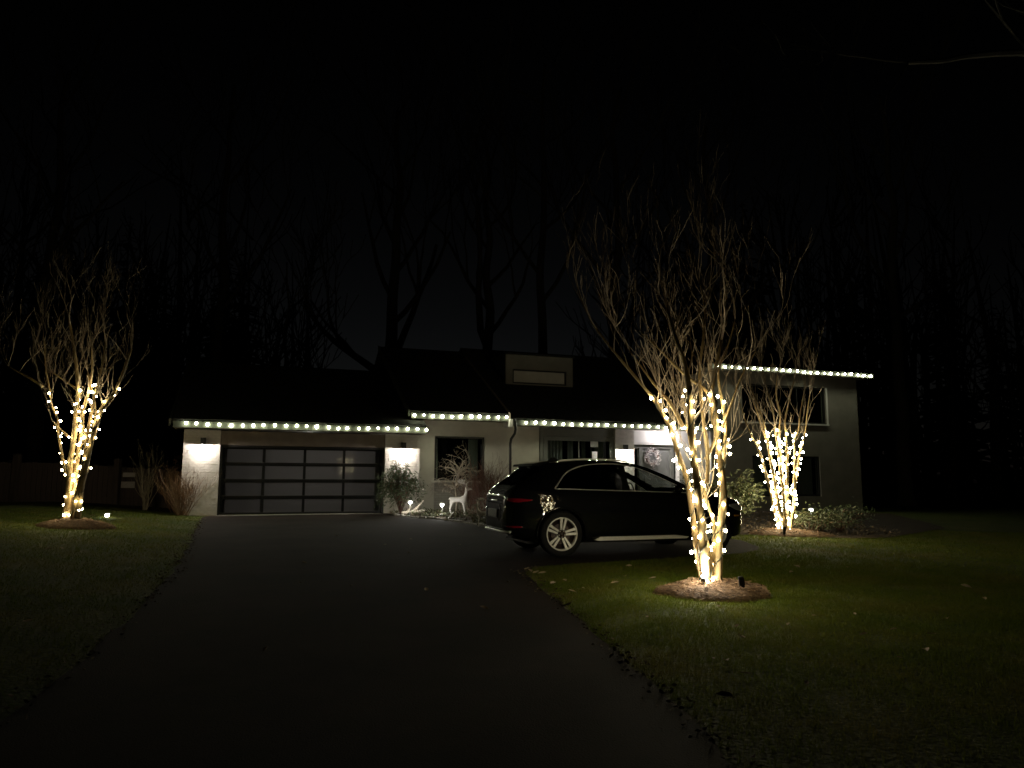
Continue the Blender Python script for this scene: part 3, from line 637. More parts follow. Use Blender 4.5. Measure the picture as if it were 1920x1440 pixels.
def mound(name, label, c, rx, ry, h, seed, nchip=500):
    rr = random.Random(seed); t = thing(name, label, 'mulch mound', (c[0], c[1], gz(c[0], c[1])), 0, 'mulch mounds under the lit trees')
    b = MB(); nr, ns = 16, 48
    ph = [rr.uniform(0, 6.28) for _ in range(6)]
    def Rf(w): return 1+.09*math.sin(2*w+ph[0])+.07*math.sin(3*w+ph[1])+.045*math.sin(7*w+ph[2])+.03*math.sin(13*w+ph[5])
    def P(f, w):
        k = Rf(w); x = rx*f*k*math.cos(w); y = ry*f*k*math.sin(w)
        z = h*(1-f**2.2)*(1+.10*math.sin(3*x/rx*3+ph[3])*math.sin(2.5*y/ry*3+ph[4]))
        return (x, y, z + gz(c[0]+x, c[1]+y)-gz(c[0], c[1]) + .012 - .05*max(0, f-.93)/.07)
    for i in range(nr+1):
        for k in range(ns):
            x, y, z = P(i/nr, 2*math.pi*k/ns); b.v.append((x, y, z+rr.uniform(-.006, .006)))
    b.f = [(i*ns+k, i*ns+(k+1)%ns, (i+1)*ns+(k+1)%ns, (i+1)*ns+k) for i in range(nr) for k in range(ns)]
    b.build('heap', M['mulch'], t, smooth=True)
    cb = MB()
    for i in range(nchip):
        f = math.sqrt(rr.random())*1.06+max(0, rr.gauss(-.05, .14)); w = rr.uniform(0, 6.28); x, y, z = P(min(f, 1), w)
        if f > 1: x *= f; y *= f
        L = rr.uniform(.01, .035); a = rr.uniform(0, 6.28); dx, dy = math.cos(a)*L, math.sin(a)*L; wx, wy = -math.sin(a)*.005, math.cos(a)*.005; dz = rr.uniform(-.008, .014)
        z += .008
        cb.add([(x-dx-wx, y-dy-wy, z), (x+dx-wx, y+dy-wy, z+dz), (x+dx+wx, y+dy+wy, z+dz+.004), (x-dx+wx, y-dy+wy, z+.004)], [(0, 1, 2, 3)])
    tag(cb.build('wood_chips', M['chip'], t), kind='stuff')
    return t
mound('mulch_mound', 'low brown mulch mound under the big lit tree in front of car', (2.45, 9.2), .68, .66, .135, 1, 900)
mound('mulch_mound', 'low brown mulch mound under the lit tree left of the garage', (-9.30, 16.2), .74, .7, .16, 2, 500)
mound('mulch_mound', 'low brown mulch mound under the lit tree by the wing', (6.45, 17.6), .95, .8, .12, 3, 600)
t1, n1 = light_tree('crape_myrtle', 'tall bare multi-stemmed tree wrapped in lights, standing in front of the car', 'warm lights wound round the stems of tree before the car',
           (2.40, 9.2, -.145), NEAR, 2.30, .74, 3, 11, .0165, .100)
t2, n2 = light_tree('crape_myrtle', 'bare multi-stemmed tree wrapped in lights on lawn left of the garage', 'warm lights wound round the stems of tree left of garage',
           (-9.47, 16.3, .18), LEFT, 2.85, .80, 3, 23, .0215, .150, thick=1.0, soft=True)
t3, n3 = light_tree('crape_myrtle', 'bare fan-shaped tree thickly wrapped in lights before the two-storey wing', 'dense warm lights wound round the tree by two-storey wing',
           (6.36, 17.6, -.07), FAR, 2.25, .60, 3, 37, .0225, .095)
print('bulbs', n1, n2, n3)

# the plain uplight at the foot of the big tree, and two black plug posts
ul = thing('ground_spotlight', 'bright white spotlight on mulch at the foot of big lit tree', 'spotlight', (2.275, 9.06, -.13), 0)
MB().tube([(0, 0, -.06), (0, 0, .03)], .008, 6).build('stake', M['black'], ul)
MB().lathe([(.0, 0), (.026, 0), (.030, .05), (.026, .05), (.022, .045)], 14).build('housing', M['black'], ul, smooth=True).location = (0, 0, .015)
MB().ball((0, -.006, .072), .028, 12, 8).build('lens', M['bulb_solar'], ul, smooth=True)
lamp('spotlight_beam', ul, (.0, -.01, .17), 20.0, (1.0, .95, .82), .03)
def post(x, y, h, tilt, label):
    z = gz(x, y)
    t = thing('plug_post', label, 'outlet post', (x, y, z), 0, 'dark plug posts by the lit trees'); t.rotation_euler = (R(3), R(tilt), 0)
    MB().prism([(-.028, -.02), (.028, -.02), (.028, .02), (-.028, .02)], 2, -.05, h).build('stake', M['plastic'], t, bevel=.005)
    MB().box((-.033, -.026, h-.10), (.033, -.0205, h-.01)).build('cover', M['plastic'], t)
    MB().tube([(0, .02, h*.5), (-.05, .08, h*.2), (-.12, .2, .02)], .005, 5).build('cord', M['wire'], t)
post(2.72, 8.98, .23, -9, 'dark leaning plug post standing in mulch beside the big lit tree')
post(6.12, 17.05, .22, 2, 'dark short plug post at the foot of tree by the wing')

# ------------------------------------------------------------------ tall dark trees behind the house
def big_tree(x, y, h, r, label, seed, lean=0.0, fork=None, limbs=7, name='bare_tree', low=None):
    rr = random.Random(seed); T = thing(name, label, 'tree', (x, y, -.1), 0, 'tall dark trees behind the house')
    pts = [(0, 0, -.2)]; n = 10
    for i in range(1, n+1): pts.append((lean*h*(i/n)**1.5+rr.gauss(0, .10)*i/n*2, rr.gauss(0, .1), h*i/n))
    P = smooth_path(pts, 3); N = len(P); rad = [r*(1.35 if i == 0 else 1)*(1-.75*i/(N-1)) for i in range(N)]
    MB().tube(P, rad, 10).build('trunk', M['oak'], T, smooth=True)
    c = MB()
    for k in range(limbs):
        i = int(N*(.42+.55*k/limbs)); s = (-1)**k; ang = rr.uniform(-.6, .6)
        d = Vector((s*math.cos(ang), math.sin(ang)*.8, rr.uniform(.6, 1.5)))
        grow(c, P[i], d, h*rr.uniform(.22, .36), rad[i]*.55, 3, rr, .55, .25, 6, (2, 3), .02, .6)
    if low:
        for (z, dx, L, rl) in low:
            i = min(N-1, int(z/h*N)); grow(c, P[i], Vector((dx, .1, .75)), L, rl, 3, rr, .45, .35, 7, (2, 3), .018, .6)
    c.build('crown', M['oak'], T); return T
big_tree(-7.3, 44, 24, .50, 'thick dark tree trunk with a wide low limb above the garage roof', 101, .01, limbs=8, low=[(7.0, -1.1, 7.5, .26), (8.5, .5, 8, .25)])
big_tree(-1.25, 43, 22, .42, 'dark forked tree trunk behind the box dormer', 102, -.02, limbs=7, low=[(9, -.4, 8, .24)])
big_tree(1.75, 42, 26, .36, 'straight dark tree trunk between dormer and big lit tree', 103, .0, limbs=6)
big_tree(-12.6, 40, 13, .16, 'thin crooked dark tree above the left end of garage roof', 104, .03, limbs=6)
big_tree(6.0, 43, 25, .40, 'dark tree trunk behind the twigs of the big lit tree', 105, .02, limbs=7)
big_tree(-16.5, 41, 24, .40, 'tall dark tree trunk above the left garage corner', 106, .01, limbs=7)
big_tree(12.8, 46, 24, .40, 'tall dark tree behind the roof of two-storey wing', 107, -.01, limbs=7)
big_tree(22, 42, 24, .42, 'tall dark tree beyond the end of two-storey wing', 108, .0, limbs=7)
big_tree(-23, 36, 22, .40, 'tall dark tree beyond the fence behind the lit tree', 109, .0, limbs=7)
# far wood closing the view at both sides
rr = random.Random(55); b = MB()
for i in range(110):
    y = rr.uniform(50, 75); a = rr.choice([rr.uniform(-56, -17), rr.uniform(11, 56)]); x = y*math.tan(R(a)); h = rr.uniform(12, 23); b.tube([(x, y, -1), (x, y, h)], [.3, .04], 5, False)
    for k in range(150):
        z = h*rr.uniform(.06, 1)**.9; q = (1-z/h)*h*.24+.3; w = rr.uniform(0, 6.28); L = q*rr.uniform(.7, 1.1); t = Vector((math.cos(w), math.sin(w), -.25)); s = Vector((-math.sin(w), math.cos(w), 0))*L*.28; p = Vector((x, y, z))
        b.add([p, p+t*L*.6+s, p+t*L, p+t*L*.6-s], [(0, 1, 2, 3)])
for i in range(420):
    y = rr.uniform(55, 95); a = rr.choice([rr.uniform(-55, -15), rr.uniform(6, 55)]); x = y*math.tan(R(a))
    h = rr.uniform(14, 27); r = rr.uniform(.12, .38)
    P = [(x, y, -1), (x+rr.gauss(0, .4), y, h*.5), (x+rr.gauss(0, .9), y, h)]; b.tube(P, [r, r*.7, r*.15], 5, False)
    for k in range(rr.randint(5, 9)):
        z = h*rr.uniform(.3, .95); grow(b, (x, y, z), Vector((rr.uniform(-1, 1), rr.uniform(-.5, .5), rr.uniform(.3, 1.2))), h*rr.uniform(.1, .22), r*.4, 1, rr, .6, .3, 4, (2, 3), .04, .6)
tag(b.build('far_woods', M['oak']), 'dark bare wood far behind the house', 'woods', kind='stuff')
# tree outside the picture whose limb hangs over the lawn
ob = thing('overhanging_tree', 'tall tree whose bare grey limb reaches over the lawn from the side', 'tree', (8.6, 9.5, gz(8.6, 9.5)), 0)
P = smooth_path([(0, 0, -.2), (.05, 0, 2), (-.05, .05, 4), (.1, 0, 6), (.0, .1, 9), (.2, 0, 12)], 3)
MB().tube(P, [.26*(1-.06*i) for i in range(len(P))], 10).build('trunk', M['limb'], ob, smooth=True)
b = MB(); LP = smooth_path([(-.05, 0, 6.3), (-.8, 0, 6.95), (-1.6, -.1, 7.15), (-2.4, -.1, 7.12), (-2.9, -.2, 6.98), (-3.35, -.2, 6.95)], 4)
b.tube(LP, [.07*(1-.035*i) for i in range(len(LP))], 6, False); rr = random.Random(3)
b.tube(smooth_path([(-3.35, -.2, 6.95), (-3.5, -.2, 6.70), (-3.68, -.25, 6.45), (-3.72, -.25, 6.2)], 3), [.016]*5+[.010]*5, 5, False)
grow(b, (-3.35, -.2, 6.95), (-1, 0, .25), 1.1, .014, 2, rr, .5, .05); grow(b, (-1.6, -.1, 7.15), (-.8, 0, .9), 1.8, .03, 2, rr); grow(b, (-.4, 0, 6.6), (-.4, .2, 1), 3, .06, 3, rr)
for k in range(5): grow(b, P[9+k], (rr.uniform(-1, 1), rr.uniform(-1, 1), .7), 3, .07, 3, rr)
b.build('crown', M['limb'], ob)
# ------------------------------------------------------------------ shrubs and bed planting
def bare_shrub(x, y, h, spread, n, label, m_, seed, levels=2, r=.012, group=None, lean=(0, 0), rmin=.003, nch=(3, 4), upb=.16):
    rr = random.Random(seed); t = thing('bare_shrub', label, 'shrub', (x, y, gz(x, y)), 0, group); b = MB()
    for i in range(n):
        a = rr.uniform(0, 6.28); s = rr.uniform(.1, 1)*spread
        grow(b, (math.cos(a)*s*.42*rr.random(), math.sin(a)*s*.42*rr.random(), 0), Vector((math.cos(a)*s+lean[0], math.sin(a)*s+lean[1], 1)), h*rr.uniform(.45, .75), r*rr.uniform(.6, 1.1), levels, rr, .38, upb, 6, nch, rmin)
    b.build('twigs', M[m_], t); return t
def leafy_shrub(x, y, h, rad, n, L, W, label, seed, droop=0.0, m_='leaf', name='leafy_shrub', stems=16, group=None, z0=.15):
    rr = random.Random(seed); t = thing(name, label, 'shrub', (x, y, gz(x, y)), 0, group); b = MB(); pd = []
    for i in range(stems):
        a = rr.uniform(0, 6.28); f = math.sqrt(rr.random()); tip = Vector((math.cos(a)*rad*f, math.sin(a)*rad*f*.8, h*rr.uniform(.6, 1.0)*(1-.35*f*f)))
        end = tip + Vector((math.cos(a)*rad*.35, math.sin(a)*rad*.3, -droop*h*rr.uniform(.3, 1)))
        P = smooth_path([(0, 0, 0), tuple(tip*.55+Vector((0, 0, h*.12))), tuple(tip), tuple(end)], 5); b.tube(P, [.011*(1-.05*k) for k in range(len(P))], 4, False)
        for j in range(n//stems):
            q = P[rr.randint(4, len(P)-1)] + Vector((rr.gauss(0, .07), rr.gauss(0, .07), rr.gauss(0, .08)))*(rad/.5)
            d = Vector((rr.gauss(0, .7)+math.cos(a)*.6, rr.gauss(0, .7)+math.sin(a)*.6, rr.gauss(.25-droop*1.4, .45)))
            if q.z > z0*h: pd.append((q, d))
    b.build('stems', M['redtwig'], t); leafmesh(pd, L, W, 'foliage', M[m_], t, rr=rr); return t
leafy_shrub(-3.42, 23.35, 1.72, .52, 2600, .15, .030, 'green drooping shrub in front of the pier right of garage door', 201, droop=.55, stems=46)
leafy_shrub(4.75, 19.5, 1.25, .62, 1500, .15, .05, 'broad green rhododendron between the car and the tree by the wing', 202, droop=.1, stems=26, m_='leaf2')
leafy_shrub(5.55, 19.0, 1.35, .60, 1500, .15, .05, 'tall green rhododendron close against the tree by the wing', 203, droop=.1, stems=26, m_='leaf2')
leafy_shrub(3.75, 19.2, .95, .5, 900, .12, .045, 'low green shrub behind the front of the car', 204, droop=.1, stems=20)
leafy_shrub(7.35, 18.1, .55, .55, 1100, .08, .03, 'low spreading green shrub right of the tree by the wing', 205, stems=22, m_='leaf2')
leafy_shrub(8.05, 18.6, .62, .6, 1000, .08, .03, 'dim low shrub farthest right beside the wing', 206, stems=22)
leafy_shrub(7.0, 17.75, .33, .34, 700, .06, .022, 'small rounded pale green shrub touching the mulch of tree by wing', 207, stems=18, m_='leaf2')
leafy_shrub(6.5, 27.3, 1.45, .42, 1100, .10, .04, 'dark glossy evergreen beside the front door wall', 208, stems=22)
bare_shrub(-9.55, 21.85, 1.0, .62, 60, 'tan dry twiggy shrub in front of the left garage pier', 'tantwig', 301, 2, .011)
bare_shrub(-10.0, 22.7, 1.1, .8, 44, 'reddish dry shrub between fence and left garage pier', 'redtwig', 302, 2, .011)
bare_shrub(-11.1, 22.9, 1.95, .32, 16, 'tall bare pale-stemmed shrub in front of the fence', 'paletwig', 303, 1, .017)
bare_shrub(-.75, 22.6, 1.25, .75, 34, 'reddish brown twiggy shrub behind the rear of the car', 'redtwig', 304, 2, .010, nch=(4, 5))
bare_shrub(-1.35, 23.9, 1.0, .7, 18, 'small reddish shrub below the square window', 'redtwig', 305, 2, .009)
# contorted weeping maple
rr = random.Random(77); jm = thing('contorted_maple', 'small contorted bare maple with pale twisting branches before the square window', 'tree', (-1.72, 23.55, 0.0), 0)
tr = smooth_path([(0, 0, -.05), (.02, 0, .4), (-.03, .02, .8), (.05, 0, 1.15), (.10, .02, 1.38)], 4); MB().tube(tr, [.045*(1-.03*i) for i in range(len(tr))], 8).build('trunk', M['paletwig'], jm, smooth=True)
b = MB()
for i in range(30):
    a = rr.uniform(0, 6.28); s = 1 if math.cos(a) > 0 else -1; q = Vector(tr[rr.randint(8, len(tr)-1)]); d = Vector((math.cos(a), math.sin(a)*.7, rr.uniform(.1, .9))).normalized(); P = [q.copy()]
    L = rr.uniform(.5, 1.05); n = 12
    for k in range(n):
        d = (d+Vector((rr.gauss(0, .34), rr.gauss(0, .3), rr.gauss(-.10 if k > 4 else .02, .26)))).normalized(); q = q+d*L/n; P.append(q.copy())
        if k > 3 and rr.random() < .45: grow(b, q, d+Vector((rr.gauss(0, .8), rr.gauss(0, .8), rr.gauss(-.1, .6))), L*.30, .006, 1, rr, .8, -.05, 5, (2, 3), .003)
    b.tube(P, [.016*(1-.06*k) for k in range(n+1)], 5, False)
b.build('crown', M['paletwig'], jm)
# pale driftwood at the edge of the bed
dw = thing('driftwood', 'pale forked driftwood lying on bed below the green shrub', 'driftwood', (-2.95, 22.75, .02), R(12)); b = MB()
for P, r in (([(-.35, 0, .04), (-.1, .02, .09), (.15, 0, .10), (.38, .03, .05)], .06), ([(-.05, 0, .09), (.1, -.02, .2), (.22, -.03, .34), (.30, -.03, .44)], .048), ([(-.2, 0, .07), (-.12, .03, .17), (-.06, .04, .24)], .034), ([(.1, 0, .09), (.25, -.08, .13), (.33, -.12, .12)], .036)):
    S = smooth_path(P, 4); b.tube(S, [r*(1-.55*i/len(S))*(1+.15*math.sin(i*2.1)) for i in range(len(S))], 7)
b.build('branch', M['drift'], dw, smooth=True)
# litter and ground cover in the beds (uncountable)
rr = random.Random(91); pd = []; pd2 = []
while len(pd) < 5200:
    x = rr.uniform(-4, 9.5); y = rr.uniform(17, 27)
    if inside(x, y, BED): (pd if rr.random() < .6 else pd2).append(((x, y, gz(x, y)+.02+abs(rr.gauss(0, .05))), (rr.gauss(0, 1), rr.gauss(0, 1), rr.gauss(.25, .4))))
tag(leafmesh(pd, .10, .045, 'leaf_litter', M['litter'], None, rr=rr), 'dry leaf litter covering the garden bed', 'leaf litter', kind='stuff')
pc = []
for i in range(170):
    while True:
        x = rr.uniform(-3.6, 1.5); y = rr.uniform(17.8, 23.6)
        if inside(x, y, BED): break
    for k in range(16): pc.append(((x+rr.gauss(0, .07), y+rr.gauss(0, .07), gz(x, y)+abs(rr.gauss(.03, .07))), (rr.gauss(0, .7), rr.gauss(0, .7), rr.uniform(.2, 1))))
tag(leafmesh(pc, .09, .035, 'ground_cover', M['leaf2'], None, rr=rr), 'low green ground cover in bed before the house', 'ground cover', kind='stuff')
# edging stones along the curve of the bed
es = MB(); pts = [Vector(p) for p in [(-3.55, 22.9), (-2.9, 21.9), (-1.9, 21.0), (-1.1, 19.7), (-.45, 18.3), (.8, 17.4)]]; rr = random.Random(5)
ed = thing('bed_edging', 'curved row of pale edging stones between driveway and garden bed', 'edging', (-1.9, 21.0, gz(-1.9, 21.0)), 0)
acc = 0
for a, c in zip(pts, pts[1:]):
    L = (c-a).length; n = int(L/.30)
    for k in range(n):
        q = a.lerp(c, (k+.5)/n); w = math.atan2((c-a).y, (c-a).x)
        me = MB().box((-.13, -.055, -.05), (.13, .055, .055)).build('stone', M['stone'], ed, bevel=.02); me.location = (q.x+1.9+rr.gauss(0, .01), q.y-21.0+.04, gz(q.x, q.y)-gz(-1.9, 21)+rr.uniform(-.02, .015)); me.rotation_euler = (rr.gauss(0, .05), rr.gauss(0, .05), w+rr.gauss(0, .08))
# ------------------------------------------------------------------ solar path lamps
def path_lamp(x, y, h, label, e=1.3):
    z = gz(x, y); t = thing('path_lamp', label, 'path lamp', (x, y, z), 0, 'small solar path lamps')
    MB().tube([(0, 0, -.06), (0, 0, h-.07)], .011, 8).build('stake', M['chrome'], t)
    MB().lathe([(.03, h-.075), (.045, h-.07), (.045, h-.015), (.03, h-.015)], 14).build('globe', M['bulb_solar'], t, smooth=True)
    MB().lathe([(0, h+.03), (.05, h+.02), (.10, h-.005), (.10, h-.012), (.0, h-.008)], 18).build('cap', M['chrome'], t, smooth=True)
    lamp('path_lamp_light', t, (0, 0, h-.11), e, (1, .97, .9), .04)
path_lamp(-3.0, 22.35, .46, 'lit solar lamp in bed beside the driftwood', 9)
path_lamp(-2.0, 21.75, .42, 'lit solar lamp in bed left of the larger white deer', 20)
path_lamp(-10.25, 19.2, .10, 'lit low solar lamp on lawn right of the lit tree by the fence', .5)
path_lamp(8.55, 21.6, .42, 'lit solar lamp among shrubs before the wing', 1.0)
# ------------------------------------------------------------------ white deer figures
def deer(x, y, s, rz, label, antl=True):
    t = thing('deer_figure', label, 'deer figure', (x, y, gz(x, y)+.01), rz, 'white deer figures in the bed'); t.scale = (s, s, s)
    V = [(-.22,0,.50),(-.05,0,.50),(.14,0,.52),(.22,0,.62),(.24,0,.74),(.27,0,.84),(.36,0,.845),(.42,0,.83),      # 0-7 spine, neck, head
         (-.27,0,.56),(-.31,0,.50),                                                                     # tail
         (-.22,.06,.36),(-.28,.06,.22),(-.25,.06,.0),(-.22,-.06,.36),(-.26,-.06,.22),(-.22,-.06,.0),       # hind legs
         (.17,.05,.34),(.18,.05,.2),(.17,.05,0),(.17,-.05,.34),(.20,-.05,.2),(.21,-.05,0),                 # front legs
         (.23,.09,.90),(.23,-.09,.90)]                                                                  # ears
    E = [(0,1),(1,2),(2,3),(3,4),(4,5),(5,6),(6,7),(0,8),(8,9),(0,10),(10,11),(11,12),(0,13),(13,14),(14,15),(2,16),(16,17),(17,18),(2,19),(19,20),(20,21),(5,22),(5,23)]
    rad = [.085,.088,.085,.06,.046,.05,.035,.024,.03,.015,.045,.024,.018,.045,.024,.018,.034,.021,.017,.034,.021,.017,.018,.018]
    me = bpy.data.meshes.new('body'); me.from_pydata(V, E, []); me.materials.append(M['deer'])
    o = bpy.data.objects.new('body', me); COL.objects.link(o); o.parent = t
    o.modifiers.new('s', 'SKIN'); 
    for i, r_ in enumerate(rad): me.skin_vertices[0].data[i].radius = (r_, r_); me.skin_vertices[0].data[i].use_root = (i == 1)
    ss = o.modifiers.new('ss', 'SUBSURF'); ss.levels = 2; ss.render_levels = 2
    if antl:
        b = MB()
        for sy in (-1, 1):
            S = smooth_path([(.26, .02*sy, .88), (.24, .06*sy, .97), (.17, .10*sy, 1.03), (.06, .12*sy, 1.05), (-.02, .12*sy, 1.09)], 3); b.tube(S, .026, 6)
            for p, q in (((.24, .06*sy, .97), (.30, .08*sy, 1.06)), ((.17, .10*sy, 1.03), (.20, .12*sy, 1.13)), ((.10, .115*sy, 1.045), (.11, .13*sy, 1.14)), ((.04, .12*sy, 1.05), (.03, .13*sy, 1.13))): b.tube([p, q], [.024, .015], 5)
        b.build('antlers', M['deer'], t, smooth=True)
deer(-1.58, 22.5, .95, R(-4), 'white deer figure with antlers standing in bed facing the car')
deer(-.70, 18.75, .62, R(175), 'smaller white deer figure half hidden behind the rear of the car', True)
# ------------------------------------------------------------------ fence, plates
fn = thing('board_fence', 'dim wooden board fence with capped post left of the garage', 'fence', (-12.75, 24.3, 0), 0)
bd = MB().box((-.068, -.012, 0), (.068, .012, 1.27)).mesh('board', M['fence'])
def run(a, c):
    A = Vector(a); C = Vector(c); L = (C-A).length; n = int(L/.143); w = math.atan2((C-A).y, (C-A).x)
    for i in range(n):
        q = A.lerp(C, (i+.5)/n); inst('board', bd, fn, (q.x, q.y, gz(q.x-12.75, q.y+24.3)-.05), (0, 0, w), (1, 1, rnd.uniform(.985, 1.01)))
    for z in (.25, 1.05):
        d = Vector((math.sin(w), -math.cos(w), 0))*-.035; MB().tube([A+d+Vector((0, 0, z+.1)), C+d+Vector((0, 0, z+.1))], .03, 4).build('rail', M['fence'], fn)
run((.15, 0, 0), (2.5, 0, 0)); run((-8.5, -2.6, 0), (-.12, 0, 0))
for px, py in ((0, 0), (2.45, .06), (-2.7, -.85), (-5.5, -1.7)):
    zz = gz(px-12.75, py+24.3); MB().box((px-.09, py-.09, zz-.2), (px+.09, py+.09, zz+1.45)).build('post', M['fence'], fn, bevel=.008); MB().add([(px-.11, py-.11, zz+1.45), (px+.11, py-.11, zz+1.45), (px+.11, py+.11, zz+1.45), (px-.11, py+.11, zz+1.45), (px, py, zz+1.5)], [(0,3,2,1),(0,1,4),(1,2,4),(2,3,4),(3,0,4)]).build('post_cap', M['fence'], fn)
z_ = gz(-12.36, 24.3)
tag(MB().box((-.20, -.012, -.07), (.20, .0, .07)).build('fence_plate', M['plate'], loc=(-12.34, 24.275, z_+.98)), 'upper narrow pale plate fixed on the fence beside the post', 'plate')
tag(MB().box((-.22, -.012, -.10), (.22, .0, .10)).build('fence_plate', M['plate'], loc=(-12.36, 24.275, z_+.66)), 'lower pale plate fixed on the fence beside the post', 'plate')
# ------------------------------------------------------------------ parked car (local: x forward from rear axle, y across, z up)
CX_, CY_, CA = .83, 12.43, R(17.0)
nearoff = .93
cgx, cgy = CX_-math.sin(CA)*nearoff, CY_+math.cos(CA)*nearoff
CAR = thing('parked_car', 'black estate car with silver wheels and chrome window trim parked on the drive', 'car', (cgx, cgy, gz(cgx, cgy)+.010), CA)
TOPX = [-.905,-.90,-.885,-.86,-.82,-.75,-.64,-.48,-.36,-.27,-.18,-.05,.25,.65,1.05,1.40,1.70,2.05,2.40,2.62,2.80,3.10,3.35,3.52,3.62,3.68,3.71]
TOPZ = [.66,.80,.93,1.02,1.075,1.13,1.215,1.355,1.455,1.515,1.54,1.56,1.59,1.607,1.60,1.565,1.50,1.375,1.215,1.10,1.065,1.02,.965,.90,.82,.72,.60]
WX = [-.905,-.885,-.84,-.78,-.60,-.3,0,.5,1.4,2.3,2.8,3.1,3.35,3.52,3.62,3.68,3.71]
WY = [.50,.60,.70,.80,.875,.915,.93,.935,.94,.935,.925,.895,.83,.72,.58,.42,.25]
BX = [-.905,-.885,-.80,-.5,-.3,.5,2.3,3.1,3.45,3.65,3.71]
BZ = [.50,.42,.36,.30,.25,.22,.22,.24,.26,.32,.40]
RX = [-.5,-.3,.0,.8,1.4,1.9,2.5]; RW = [.55,.585,.64,.665,.655,.66,.74]
def cr(x, X, Y):
    """smooth interpolation through the given points"""
    i = max(0, min(len(X)-2, int(np.searchsorted(X, x))-1)); h = X[i+1]-X[i]; t = (x-X[i])/h
    def sl(k):
        if k == 0: return (Y[1]-Y[0])/(X[1]-X[0])
        if k == len(X)-1: return (Y[-1]-Y[-2])/(X[-1]-X[-2])
        a = (Y[k]-Y[k-1])/(X[k]-X[k-1]); c = (Y[k+1]-Y[k])/(X[k+1]-X[k]); return 0 if a*c <= 0 else 2*a*c/(a+c)
    m0, m1 = sl(i)*h, sl(i+1)*h
    return (2*t**3-3*t*t+1)*Y[i]+(t**3-2*t*t+t)*m0+(-2*t**3+3*t*t)*Y[i+1]+(t**3-t*t)*m1
def section(x):
    zt = cr(x, TOPX, TOPZ); W = cr(x, WX, WY); zb = cr(x, BX, BZ); zbelt = np.interp(x, [-.9, 2.6], [1.115, 1.02])
    g = min(1.0, max(0.0, (zt-zbelt-.02)/.36)); g = g*g*(3-2*g); wr_ = cr(min(max(x, -.5), 2.5), RX, RW)
    z6 = min(zbelt, zt-.035); z5 = min(.93, z6-.055); z4 = min(.78, z5-.05); z3 = min(.52, z4-.05); z2 = min(zb+.10, z3-.03)
    if z2 < zb+.01: z2 = zb+.01
    P = [(0, zb), (.82*W, zb), (.955*W, z2), (.985*W, z3), (1.0*W, z4), (.985*W, z5), ((.93*g+.90*(1-g))*W, z6),
         (wr_*g+.74*W*(1-g), (zt-.085)*g+(zt-.008)*(1-g)), ((wr_-.11)*g+.45*W*(1-g), (zt-.018)*g+(zt-.002)*(1-g)), (0, zt)]
    return P
SUBS = [1, 3, 5, 6, 5, 5, 12, 5, 5]
def fine_section(x):
    P = section(x); n = len(P); out = []
    for i in range(n-1):
        p0 = np.array(P[max(i-1, 0)]); p1 = np.array(P[i]); p2 = np.array(P[i+1]); p3 = np.array(P[min(i+2, n-1)])
        if i == n-2: p3 = p2+np.array([-(p2[0]-p1[0]), 0])*.5; p3 = np.array([-p1[0], p1[1]])
        lin = i in (0, 6)
        for j in range(SUBS[i]):
            t = j/SUBS[i]
            if lin:
                q = p1*(1-t)+p2*t
                if i == 6: q = q+np.array([.018*math.sin(math.pi*t), 0])
            else: q = .5*((2*p1)+(p2-p0)*.7*t*1.4286*1.0+(2*p0-5*p1+4*p2-p3)*t*t+(3*p1-p0-3*p2+p3)*t**3)
            out.append(q)
    out.append(np.array(P[-1])); return np.array(out)
stx = sorted(set([round(v, 4) for v in list(np.linspace(-.905, -.78, 12))+list(np.arange(-.765, 3.36, .028))+list(np.linspace(3.37, 3.71, 18))]))
SEC = [fine_section(x) for x in stx]; NR = len(SEC[0])
def side_y(x, z):
    s = fine_section(x); k = s[12:]; zz = k[:, 1]; o = np.argsort(zz); return float(np.interp(z, zz[o], k[:, 0][o]))
DLO = [(-.10,1.105),(.0,1.22),(.12,1.345),(.28,1.435),(.55,1.505),(.95,1.53),(1.30,1.505),(1.55,1.445),(1.85,1.335),(2.15,1.195),(2.40,1.07),(2.44,1.035)]
def in_dlo(x, z): return inside(x, z, DLO)
# split the skin into painted shell, side glass, front and rear screens; wheel arches are left open
groups = {k: [] for k in ('body', 'rear_side_glass0', 'rear_side_glass1', 'front_side_glass0', 'front_side_glass1', 'windscreen', 'rear_window')}
allv = []
for s_, x in zip(SEC, stx):
    for q in s_: allv.append((x, -q[0], q[1]))
off = len(allv)
for s_, x in zip(SEC, stx):
    for q in s_: allv.append((x, q[0], q[1]))
for side in (0, 1):
    o = side*off
    for i in range(len(stx)-1):
        for j in range(NR-1):
            a = o+i*NR+j; f = (a, a+NR, a+NR+1, a+1) if side == 0 else (a, a+1, a+NR+1, a+NR)
            c = np.mean([allv[k] for k in f], axis=0); x, y, z = c
            if any(math.hypot(x-wx, z-.37) < .415 and abs(y) > .45 for wx in (0, 2.82)): continue
            if j == 0 and any(abs(x-wx) < .42 for wx in (0, 2.82)): continue
            if in_dlo(x, z) and abs(y) > .58:
                if 1.14 < x < 1.24: groups['body'].append(f)
                else: groups[('rear_side_glass' if x < 1.19 else 'front_side_glass')+str(side)].append(f)
            elif 1.62 < x < 2.58 and abs(y) < np.interp(x, [1.6, 2.6], [.56, .70]) and z > 1.10: groups['windscreen'].append(f)
            elif -.72 < x < -.30 and abs(y) < .60 and z > 1.14: groups['rear_window'].append(f)
            else: groups['body'].append(f)
for cap_i in (0, len(stx)-1):
    ring = [cap_i*NR+j for j in range(NR)] + [off+cap_i*NR+j for j in range(NR-2, 0, -1)]
    groups['body'].append(tuple(ring))
